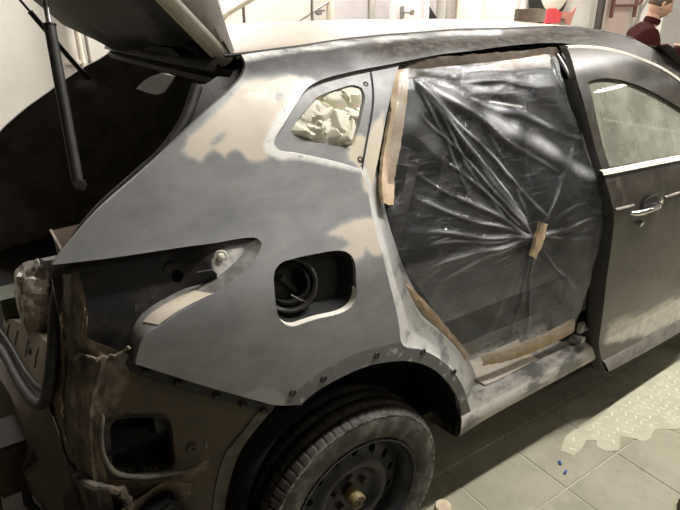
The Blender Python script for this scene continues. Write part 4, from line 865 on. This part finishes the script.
# ------------------------------------------------------------------ the hall
X0, X1, Y0, Y1 = -5.0, 9.5, -6.0, 5.0
fl = empty('floor', (0, 0, FLOOR), kind='structure')
P_ = .335; ox, oy = .866, -.152
MB().box(((X0+X1)/2, (Y0+Y1)/2, FLOOR-.0535), (X1-X0, Y1-Y0, .1)).make('grout_bed', M['grout'], fl)
bm = bmesh.new(); bmesh.ops.create_cube(bm, size=1)
for v in bm.verts: v.co = Vector((v.co.x*(P_-.005), v.co.y*(P_-.005), v.co.z*.014))
bmesh.ops.bevel(bm, geom=[e for e in bm.edges if all(v.co.z > 0 for v in e.verts)], offset=.0025, segments=1, affect='EDGES')
tme = bpy.data.meshes.new('tile'); bm.to_mesh(tme); bm.free(); tme.materials.append(M['tile'])
for i in range(-4, 10):
    for j in range(-5, 4):
        o = bpy.data.objects.new('tile', tme); COL.objects.link(o); o.parent = fl
        o.location = (ox+(i-.5)*P_, oy+(j+.5)*P_, -.0072+rng.uniform(-.0006, .0006)); o.rotation_euler = (rng.normal(0, .001), rng.normal(0, .001), 0)
mb = MB()
i0, i1, j0, j1 = -4, 10, -5, 4
for i in range(int((X0-ox)/P_)+1, int((X1-ox)/P_)):
    for j in range(int((Y0-oy)/P_)+1, int((Y1-oy)/P_)):
        if i0 <= i < i1 and j0 <= j < j1: continue
        cx, cy = ox+(i-.5)*P_, oy+(j+.5)*P_; h = P_/2-.0025
        mb.add([(cx-h, cy-h, FLOOR), (cx+h, cy-h, FLOOR), (cx+h, cy+h, FLOOR), (cx-h, cy+h, FLOOR)], [(0, 1, 2, 3)])
far_t = mb.make('far_tiles', M['tile'], fl, smooth=False); far_t['kind'] = 'stuff'
# dried film of dust with the print of a chequered mask
du = [(1.02, -.01), (1.12, .03), (1.3, .02), (1.6, .05), (2.1, .04), (2.6, .0), (2.9, -.3), (2.6, -.6), (2.1, -.5), (1.8, -.33), (1.66, -.25), (1.56, -.22), (1.47, -.165), (1.41, -.185), (1.36, -.178), (1.345, -.145), (1.31, -.105), (1.27, -.125), (1.23, -.15), (1.175, -.12), (1.165, -.085), (1.20, -.06), (1.165, -.035), (1.10, -.055), (1.04, -.06)]
V, F = tri_fill([(x, y) for x, y in du], [], .03)
V3 = [(x, y, FLOOR+.0016) for x, y in V]
dp = mesh('dust_patch', V3, [tuple(f) for f in F], M['dust'], fl, True, 'beige layer of dried dust on the tiles'); dp['kind'] = 'stuff'
mb = MB(); dpoly = curve(du, .02, True)
for i in range(60):
    for j in range(-16, 4):
        x, y = 1.05+i*.036+.018*(j % 2), j*.036
        if sdf(np.array([(x, y)]), dpoly)[0] < .02 or rng.random() < .18: continue
        a = .5*pi*((i+j) % 2)+.6; l = .0135; u = Vector((math.cos(a)*l, math.sin(a)*l, 0)); v = Vector((-math.sin(a)*.0045, math.cos(a)*.0055, 0)); c_ = Vector((x, y, FLOOR+.0022)); h_ = Vector((0, 0, .002))
        mb.add([c_-u-v, c_+u-v, c_+u+v, c_-u+v, c_-u*.7+h_, c_+u*.7+h_], [(0, 1, 5, 4), (2, 3, 4, 5), (0, 4, 3), (1, 2, 5)])
pr = mb.make('dust_print', M['dust2'], fl, smooth=False); pr['kind'] = 'stuff'
def wallbox(name, c, d, mat):
    return tag(MB().box(c, d).make(name, mat, smooth=False), kind='structure')
H = CEIL-FLOOR; zc = FLOOR+H/2
wallbox('wall_back', ((X0+X1)/2, Y1+.1, zc), (X1-X0, .2, H), M['wall'])
wallbox('wall_front', (X1+.1, (Y0+Y1)/2, zc), (.2, Y1-Y0, H), M['wall'])
wallbox('wall_right', ((X0+X1)/2, Y0-.1, zc), (X1-X0, .2, H), plain('grey_wall', (.30, .27, .23), (.26, .235, .2), .9, 1))
wallbox('wall_left', (X0-.1, (Y0+Y1)/2, zc), (.2, Y1-Y0, H), plain('dim_wall', (.20, .18, .155), (.17, .15, .13), .9, 1))
wallbox('ceiling', ((X0+X1)/2, (Y0+Y1)/2, CEIL+.1), (X1-X0, Y1-Y0, .2), plain('grey_ceiling', (.26, .24, .21), (.22, .2, .18), .95, 1))
# lamps: fixture plus light each; back wall row and camera-side fill are added
LAMP_LABELS = ['white fluorescent fixture right above the sanded rear quarter', 'white fluorescent fixture above the front door', 'white fluorescent fixture above the nose of the car',
    'unseen white fluorescent fixture added to brighten the back wall above the slanting beam', 'unseen white fluorescent fixture added to brighten the back wall above the lilac panels', 'unseen white fluorescent fixture added to brighten the back wall above the round sign', 'white fluorescent fixture hung crosswise above the person',
    'white fluorescent fixture over the walkway ahead of the car', 'white fluorescent fixture over the far end of the walkway', 'unseen white fluorescent fixture added to brighten the back wall left of the raised tailgate', 'unseen white fluorescent fixture added as fill for the car side, level with the rear wheel']
for i, (x, y, l, wt) in enumerate(LAMPS):
    o = empty('ceiling_light', (x, y, CEIL-.5), LAMP_LABELS[i], 'lamp', 'fluorescent fixtures')
    d = (abs(l)+.1, .16, .05) if l > 0 else (.16, abs(l)+.1, .05)
    MB().box((x, y, CEIL-.46), d, None, .006).make('housing', M['white_paint'], o)
    for e in (-.4, .4):
        q = (x+e, y, CEIL-.46) if l > 0 else (x, y+e, CEIL-.46)
        MB().tube([q, (q[0], q[1], CEIL)], .004, 6).make('hanger', M['steel'], o)
    la = bpy.data.lights.new('tube_light', 'AREA'); la.shape = 'RECTANGLE'; la.size, la.size_y = (abs(l), .1) if l > 0 else (.1, abs(l)); la.energy = wt; la.color = (1, .968, .91)
    lo_ = bpy.data.objects.new('tube_light', la); COL.objects.link(lo_); lo_.location = (x, y, CEIL-.50)
# wall fittings: pipes, brace, door, posts
def pipe(name, pts, r, mat, label, cat='pipe', group=None):
    o = empty(name, pts[0], label, cat, group)
    MB().tube(pts, r, 12).make('tube', mat, o)
    for p, q in ((pts[0], pts[-1]),):
        for f in (.3, .7):
            c_ = Vector(p).lerp(Vector(q), f); d = (Vector(q)-Vector(p)).normalized()
            MB().tube([c_-d*.015, c_+d*.015], r*1.25, 12).make('clamp', mat, o)
    return o
gp = plain('grey_pipe_paint', (.40, .36, .32), (.33, .3, .27), .5, 5); bp_ = plain('beige_pipe_paint', (.66, .60, .50), (.58, .52, .44), .5, 5); thin = plain('dark_thin_pipe', (.22, .20, .18), (.17, .155, .14), .5)
pipe('wall_pipe', [(.215, 4.9, FLOOR), (.215, 4.9, CEIL)], .065, gp, 'thick grey pipe on the wall left of the raised tailgate')
pipe('wall_pipe', [(.315, 4.93, FLOOR), (.315, 4.93, CEIL)], .025, bp_, 'thin beige pipe beside the thick grey pipe')
pipe('wall_pipe', [(.385, 4.95, FLOOR), (.385, 4.95, CEIL)], .014, thin, 'thinnest grey pipe beside the beige pipe left of the tailgate')
pipe('brace_beam', [(1.30, 4.78, 1.42), (2.6, 4.78, 2.05)], .05, bp_, 'beige slanting beam rising beside the raised tailgate', 'beam')
pipe('wall_pipe', [(1.96, 4.85, FLOOR), (1.96, 4.85, 1.76)], .016, thin, 'thin dark upright under the beige slanting beam')
pipe('wall_pipe', [(2.80, 4.85, FLOOR), (2.80, 4.85, 2.6)], .016, thin, 'thin grey upright with a valve above the middle of the roof')
pipe('wall_pipe', [(2.57, 4.86, 1.50), (2.84, 4.86, 1.63), (3.07, 4.86, 1.74)], .014, gp, 'thin slanting grey rod reaching the valve')
pipe('wall_pipe', [(3.06, 4.88, FLOOR), (3.06, 4.88, CEIL)], .045, bp_, 'beige upright pipe right of the valve')
v = empty('valve', (2.87, 4.82, 1.61), 'small dark valve on the thin grey upright', 'valve')
MB().lathe([(-.03, 0), (-.03, .03), (.03, .03), (.03, 0)], (2.87, 4.82, 1.61), (0, -1, 0), 12).make('body', thin, v); MB().box((2.87, 4.77, 1.63), (.1, .015, .02), None, .003).make('lever', thin, v)
lil = plain('lilac_panel', (.50, .455, .46), (.45, .41, .42), .7, 2)
def wpanel(x0, x1, label, mat=lil, y=4.97, d=.04, z0=FLOOR, z1=2.5):
    o = MB().box(((x0+x1)/2, y, (z0+z1)/2), (x1-x0, d, z1-z0), None, .008).make('wall_panel', mat); return tag(o, label, 'panel', 'lilac wall panels')
wpanel(3.14, 3.66, 'lilac panel between the beige upright and the grey post'); wpanel(3.74, 4.02, 'narrow lilac panel just left of the white door')
wpanel(4.58, 4.78, 'lilac strip just right of the white door')
po_ = pipe('post', [(3.70, 4.92, FLOOR), (3.70, 4.92, 2.8)], .04, gp, 'grey post between two lilac panels', 'post')
dr = tag(MB().box((4.30, 4.95, (FLOOR+2.2)/2), (.52, .05, 2.2-FLOOR), None, .006).make('door_1', plain('white_door', (.66, .60, .59), (.6, .55, .54), .5, 2)), kind='structure')
dfm = MB()
for x in (4.02, 4.58): dfm.box((x, 4.94, (FLOOR+2.25)/2), (.05, .09, 2.25-FLOOR), None, .004)
dfm.box((4.30, 4.94, 2.25), (.61, .09, .05), None, .004); dfm.make('door_frame', M['white_paint'], dr)
hd_ = MB().box((4.16, 4.91, 1.60), (.05, .03, .14), None, .004); hd_.tube([(4.17, 4.90, 1.60), (4.17, 4.85, 1.60), (4.27, 4.85, 1.60)], .014, 8); hd_.lathe([(0, .035), (.02, .035), (.02, 0)], (4.27, 4.86, 1.60), (0, -1, 0), 14)
hd_.make('door_handle', thin, dr, label='dark lever handle')
MB().add([(4.60, 4.945, 1.52), (4.78, 4.945, 1.52), (4.62, 4.945, 1.68), (4.60, 4.925, 1.52), (4.78, 4.925, 1.52), (4.62, 4.925, 1.68)], [(0, 2, 1), (3, 4, 5), (0, 1, 4, 3), (1, 2, 5, 4), (2, 0, 3, 5)]).make('dark_wedge', M['black'])
tag(bpy.data.objects['dark_wedge'], 'small black triangular offcut leaning beside the white door', 'offcut')
pipe('post', [(4.98, 4.9, FLOOR), (4.98, 4.9, CEIL)], .06, plain('brown_grey_post', (.30, .26, .235), (.25, .22, .2), .6), 'brown grey post right of the lilac strip', 'post')
pipe('wall_pipe', [(5.12, 4.93, FLOOR), (5.12, 4.93, CEIL)], .03, bp_, 'beige pipe right of the brown grey post')
pipe('wall_pipe', [(5.72, 4.96, FLOOR), (5.72, 4.96, CEIL)], .012, bp_, 'thin beige conduit on the bright wall behind the roof', 'conduit')
pipe('wall_pipe', [(6.42, 4.96, FLOOR), (6.42, 4.96, CEIL)], .014, gp, 'thin grey conduit left of the round sign', 'conduit')
pipe('post', [(8.28, 4.85, FLOOR), (8.28, 4.85, CEIL)], .062, plain('dark_post', (.045, .036, .03), (.035, .03, .025), .6), 'dark steel post right of the red emblem', 'post')
# round sign
sg = empty('wall_sign', (6.98, 4.96, 1.85), 'round white sign with a black border and red shape behind the tape roll', 'sign')
sc_ = (7.05, 4.955, 1.86)
MB().lathe([(0, .46), (.02, .46), (.025, .45), (.025, 0)], sc_, (0, -1, 0), 48).make('border', M['black'], sg, label='black border disc')
MB().lathe([(.02, .345), (.032, .345), (.034, .34), (.034, 0)], (7.16, 4.955, 1.92), (0, -1, 0), 48).make('face', plain('sign_white', (.75, .72, .62), (.7, .66, .56), .5), sg)
red = plain('sign_red', (.62, .06, .07), (.52, .05, .06), .5); pink = plain('sign_faded_red', (.50, .22, .16), (.42, .18, .14), .5)
def plate(pts, y0, y1, name, mat, par):
    n_ = len(pts); v_ = [(x, y0, z) for x, z in pts]+[(x, y1, z) for x, z in pts]
    return MB().add(v_, [tuple(range(n_)), tuple(range(n_, 2*n_))[::-1]]+[(i, (i+1) % n_, n_+(i+1) % n_, n_+i) for i in range(n_)]).make(name, mat, par, smooth=False)
plate([(6.98, 1.42), (7.34, 1.42), (7.36, 1.56), (7.20, 1.63), (7.02, 1.63)], 4.90, 4.935, 'red_shape', red, sg)
plate([(7.34, 1.49), (7.46, 1.48), (7.52, 1.40), (7.62, 1.38), (7.72, 1.66), (7.6, 1.57), (7.42, 1.58), (7.34, 1.58)], 4.905, 4.93, 'faded_shape', pink, sg)
# ladder-like frame and pink panel on the far right
o = MB().box((8.95, 4.96, 1.2), (.75, .04, 2.5), None, .006).make('wall_panel', plain('pink_panel', (.62, .50, .45), (.57, .46, .41), .7, 2)); tag(o, 'pinkish panel behind the brown rack right of the dark post', 'panel')
rk = empty('wall_rack', (9.0, 4.8, 1.5), 'dark red brown steel rack hanging on the pinkish panel', 'rack'); rm = plain('rack_brown', (.16, .065, .05), (.12, .05, .04), .6)
for x in (8.62, 9.30): MB().box((x, 4.86, 1.95), (.05, .05, .95), None, .004).make('upright', rm, rk)
for z in (1.66, 2.1): MB().box((8.96, 4.86, z), (.66, .045, .045), None, .004).make('rail', rm, rk)
MB().tube([(9.30, 4.85, 1.66), (9.48, 4.72, 1.9)], .02, 8).make('brace', rm, rk)
# grey sheet behind the worker and black machine in front of him
gs = empty('metal_cabinet', (6.2, 2.15, FLOOR), 'plain grey metal cabinet behind the person', 'cabinet'); gm = plain('cabinet_grey', (.24, .225, .205), (.21, .195, .18), .55, 4)
MB().box((6.35, 2.0, .99), (.5, 1.3, 2.1), None, .01).make('body', gm, gs)
for y in (1.68, 2.32): MB().box((6.095, y, .99), (.012, .62, 2.0), None, .004).make('door', gm, gs)
wb = empty('workbench', (5.05, 1.62, FLOOR), 'black workbench in front of the person', 'workbench')
MB().box((5.12, 1.66, 1.02), (.5, .74, .05), None, .006).make('bench_top', M['black'], wb)
for sx in (-.2, .2):
    for sy in (-.25, .25): MB().box((5.12+sx, 1.66+sy, (1.0+FLOOR)/2), (.05, .05, 1.0-FLOOR), None, .004).make('leg', M['black'], wb)
vi = empty('machine', (4.98, 1.86, 1.045), 'black machine on the workbench under the hands of the person', 'machine')
MB().box((4.98, 1.86, 1.145), (.30, .20, .20), Matrix.Rotation(.8, 3, 'Z'), .03).make('body', M['black'], vi); MB().tube([(4.92, 1.92, 1.245), (5.06, 1.80, 1.255)], .03, 10).make('cover', M['rubber'], vi)
# ------------------------------------------------------------------ the worker
def skinned(name, joints, edges, mat, parent, sub=2, root=0):
    me = bpy.data.meshes.new(name); me.from_pydata([j[:3] for j in joints], edges, []); me.update()
    o = link(name, me, parent); me.materials.append(mat)
    md = o.modifiers.new('skin', 'SKIN'); md.use_smooth_shade = True; md.branch_smoothing = .6
    for v, j in zip(me.skin_vertices[0].data, joints):
        v.radius = (j[3], j[4] if len(j) > 4 else j[3]); v.use_root = False
    me.skin_vertices[0].data[root].use_root = True
    s_ = o.modifiers.new('sub', 'SUBSURF'); s_.levels = s_.render_levels = sub; return o
pe = empty('person', (4.55, 2.12, FLOOR), 'person in a dark red brown jacket leaning over a black machine', 'person')
skin_t = plain('face_skin', (.50, .30, .21), (.44, .26, .18), .5, 12); jk = plain('maroon_jacket', (.040, .009, .008), (.028, .008, .0075), .95, 10, spec=.05); hair = plain('short_hair', (.09, .055, .036), (.06, .04, .028), .8, 60); trs = plain('dark_trousers', (.03, .03, .035), (.022, .022, .026), .9)
B = Vector((4.59, 2.05, FLOOR)); fx_ = Vector((.72, -.69, 0)).normalized(); sx_ = Vector((fx_.y, -fx_.x, 0))*1   # facing, and his right
def W(f, s, z): return tuple(B+fx_*f*.9+sx_*s+Vector((0, 0, z*1.085)))
# body and clothes: one continuous figure
j = [W(-.02, 0, .93)+(.17, .15), W(.0, 0, 1.10)+(.17, .15), W(.04, 0, 1.27)+(.18, .15), W(.07, 0, 1.40)+(.15, .14), W(.11, 0, 1.475)+(.08, .08),
     W(.05, .20, 1.385)+(.095,), W(.12, .25, 1.17)+(.072,), W(.34, .17, 1.235)+(.055,), W(.41, .15, 1.265)+(.046,),
     W(.05, -.20, 1.385)+(.095,), W(.12, -.25, 1.17)+(.072,), W(.34, -.17, 1.235)+(.055,), W(.41, -.15, 1.265)+(.046,)]
skinned('jacket', j, [(0, 1), (1, 2), (2, 3), (3, 4), (3, 5), (5, 6), (6, 7), (7, 8), (3, 9), (9, 10), (10, 11), (11, 12)], jk, pe, 2)
MB().lathe([(-.01, .070), (.015, .073), (.035, .068), (.038, .063), (.03, .06)], W(.115, 0, 1.465), (fx_.x*.3, fx_.y*.3, 1), 24).make('collar', jk, pe)
j = [W(-.02, 0, .95)+(.14, .12), W(0, .09, .85)+(.095,), W(.02, .11, .48)+(.065,), W(-.02, .12, .09)+(.05,), W(.12, .13, .045)+(.04, .035), W(0, -.09, .85)+(.095,), W(.02, -.11, .48)+(.065,), W(-.02, -.12, .09)+(.05,), W(.12, -.13, .045)+(.04, .035)]
skinned('trousers', j, [(0, 1), (1, 2), (2, 3), (3, 4), (0, 5), (5, 6), (6, 7), (7, 8)], trs, pe)
# head, tilted down towards the hands
hc = Vector(W(.17, 0, 1.595)); bm = bmesh.new(); bmesh.ops.create_uvsphere(bm, u_segments=32, v_segments=24, radius=1)
fd_ = (fx_+Vector((0, 0, -.35))).normalized(); sd = fx_.cross(Vector((0, 0, 1))).normalized(); ud = sd.cross(fd_).normalized()
for v in bm.verts:
    f, s, u = v.co.y, v.co.x, v.co.z
    jaw = 1-.30*max(0, -u)**1.2; ff = f*(.098-.01*max(0, -u)); ss = s*.076*jaw; uu = u*.118
    if f > .3:
        ff += .022*math.exp(-((s/.16)**2+((u+.12)/.22)**2))           # nose
        ff -= .010*(math.exp(-(((s-.38)/.2)**2+((u-.10)/.14)**2))+math.exp(-(((s+.38)/.2)**2+((u-.10)/.14)**2)))  # eye sockets
        ff += .006*math.exp(-((s/.3)**2+((u+.52)/.10)**2))+.008*math.exp(-((s/.3)**2+((u+.85)/.2)**2))
    v.co = hc+fd_*ff+sd*ss+ud*uu
me = bpy.data.meshes.new('head'); bm.to_mesh(me); bm.free(); me.materials.append(skin_t); me.polygons.foreach_set('use_smooth', [True]*len(me.polygons)); link('head', me, pe)
MB().tube([W(.11, 0, 1.43), tuple(hc-ud*.08-fd_*.02)], [.06, .055], 16).make('neck', skin_t, pe)
for s in (-1, 1):
    MB().tube([tuple(hc+sd*s*.074+ud*.028), tuple(hc+sd*s*.084+ud*.010-fd_*.008), tuple(hc+sd*s*.076-ud*.028)], [.008, .014, .008], 8).make('ear', skin_t, pe)
    MB().lathe([(-.006, .004), (0, .0085), (.005, .005), (.006, 0)], hc+fd_*.080+sd*s*.029+ud*.014, tuple(fd_), 12).make('eye', M['void'], pe)
MB().tube([tuple(hc+fd_*.089-ud*.060-sd*.022), tuple(hc+fd_*.096-ud*.060), tuple(hc+fd_*.089-ud*.060+sd*.022)], [.003, .006, .003], 8).make('mouth', plain('lips', (.32, .14, .11), (.28, .12, .1), .5), pe)
bm = bmesh.new(); bmesh.ops.create_uvsphere(bm, u_segments=28, v_segments=18, radius=1)
for v in bm.verts: v.co = hc+fd_*(v.co.y*.100-.012)+sd*(v.co.x*.082)+ud*(max(v.co.z, -.25+.7*max(0, v.co.y))*.118+.012)
me = bpy.data.meshes.new('hair'); bm.to_mesh(me); bm.free(); me.materials.append(hair); me.polygons.foreach_set('use_smooth', [True]*len(me.polygons)); link('hair', me, pe)
for s, z in ((1, 1.275), (-1, 1.275)):
    w0 = .14*s; js = [W(.42, w0, z)+(.028, .024), W(.48, w0*.95, z+.004)+(.036, .018), W(.515, w0*.95, z)+(.034, .015)]; es = [(0, 1), (1, 2)]
    for k, (o_, l) in enumerate(((-.027, .062), (-.009, .072), (.009, .068), (.027, .052))):
        b = len(js); js += [W(.525, w0*.95+o_, z+.002)+(.009,), W(.525+l*.5, w0*.95+o_*1.1, z-.008)+(.0085,), W(.525+l*.8, w0*.95+o_*1.1, z-.035)+(.0075,)]; es += [(2, b), (b, b+1), (b+1, b+2)]
    b = len(js); js += [W(.47, w0*.95-.04*s, z-.004)+(.011,), W(.505, w0*.95-.055*s, z-.02)+(.0095,), W(.53, w0*.95-.05*s, z-.035)+(.008,)]; es += [(1, b), (b, b+1), (b+1, b+2)]
    skinned('hand', js, es, skin_t, pe, 1)
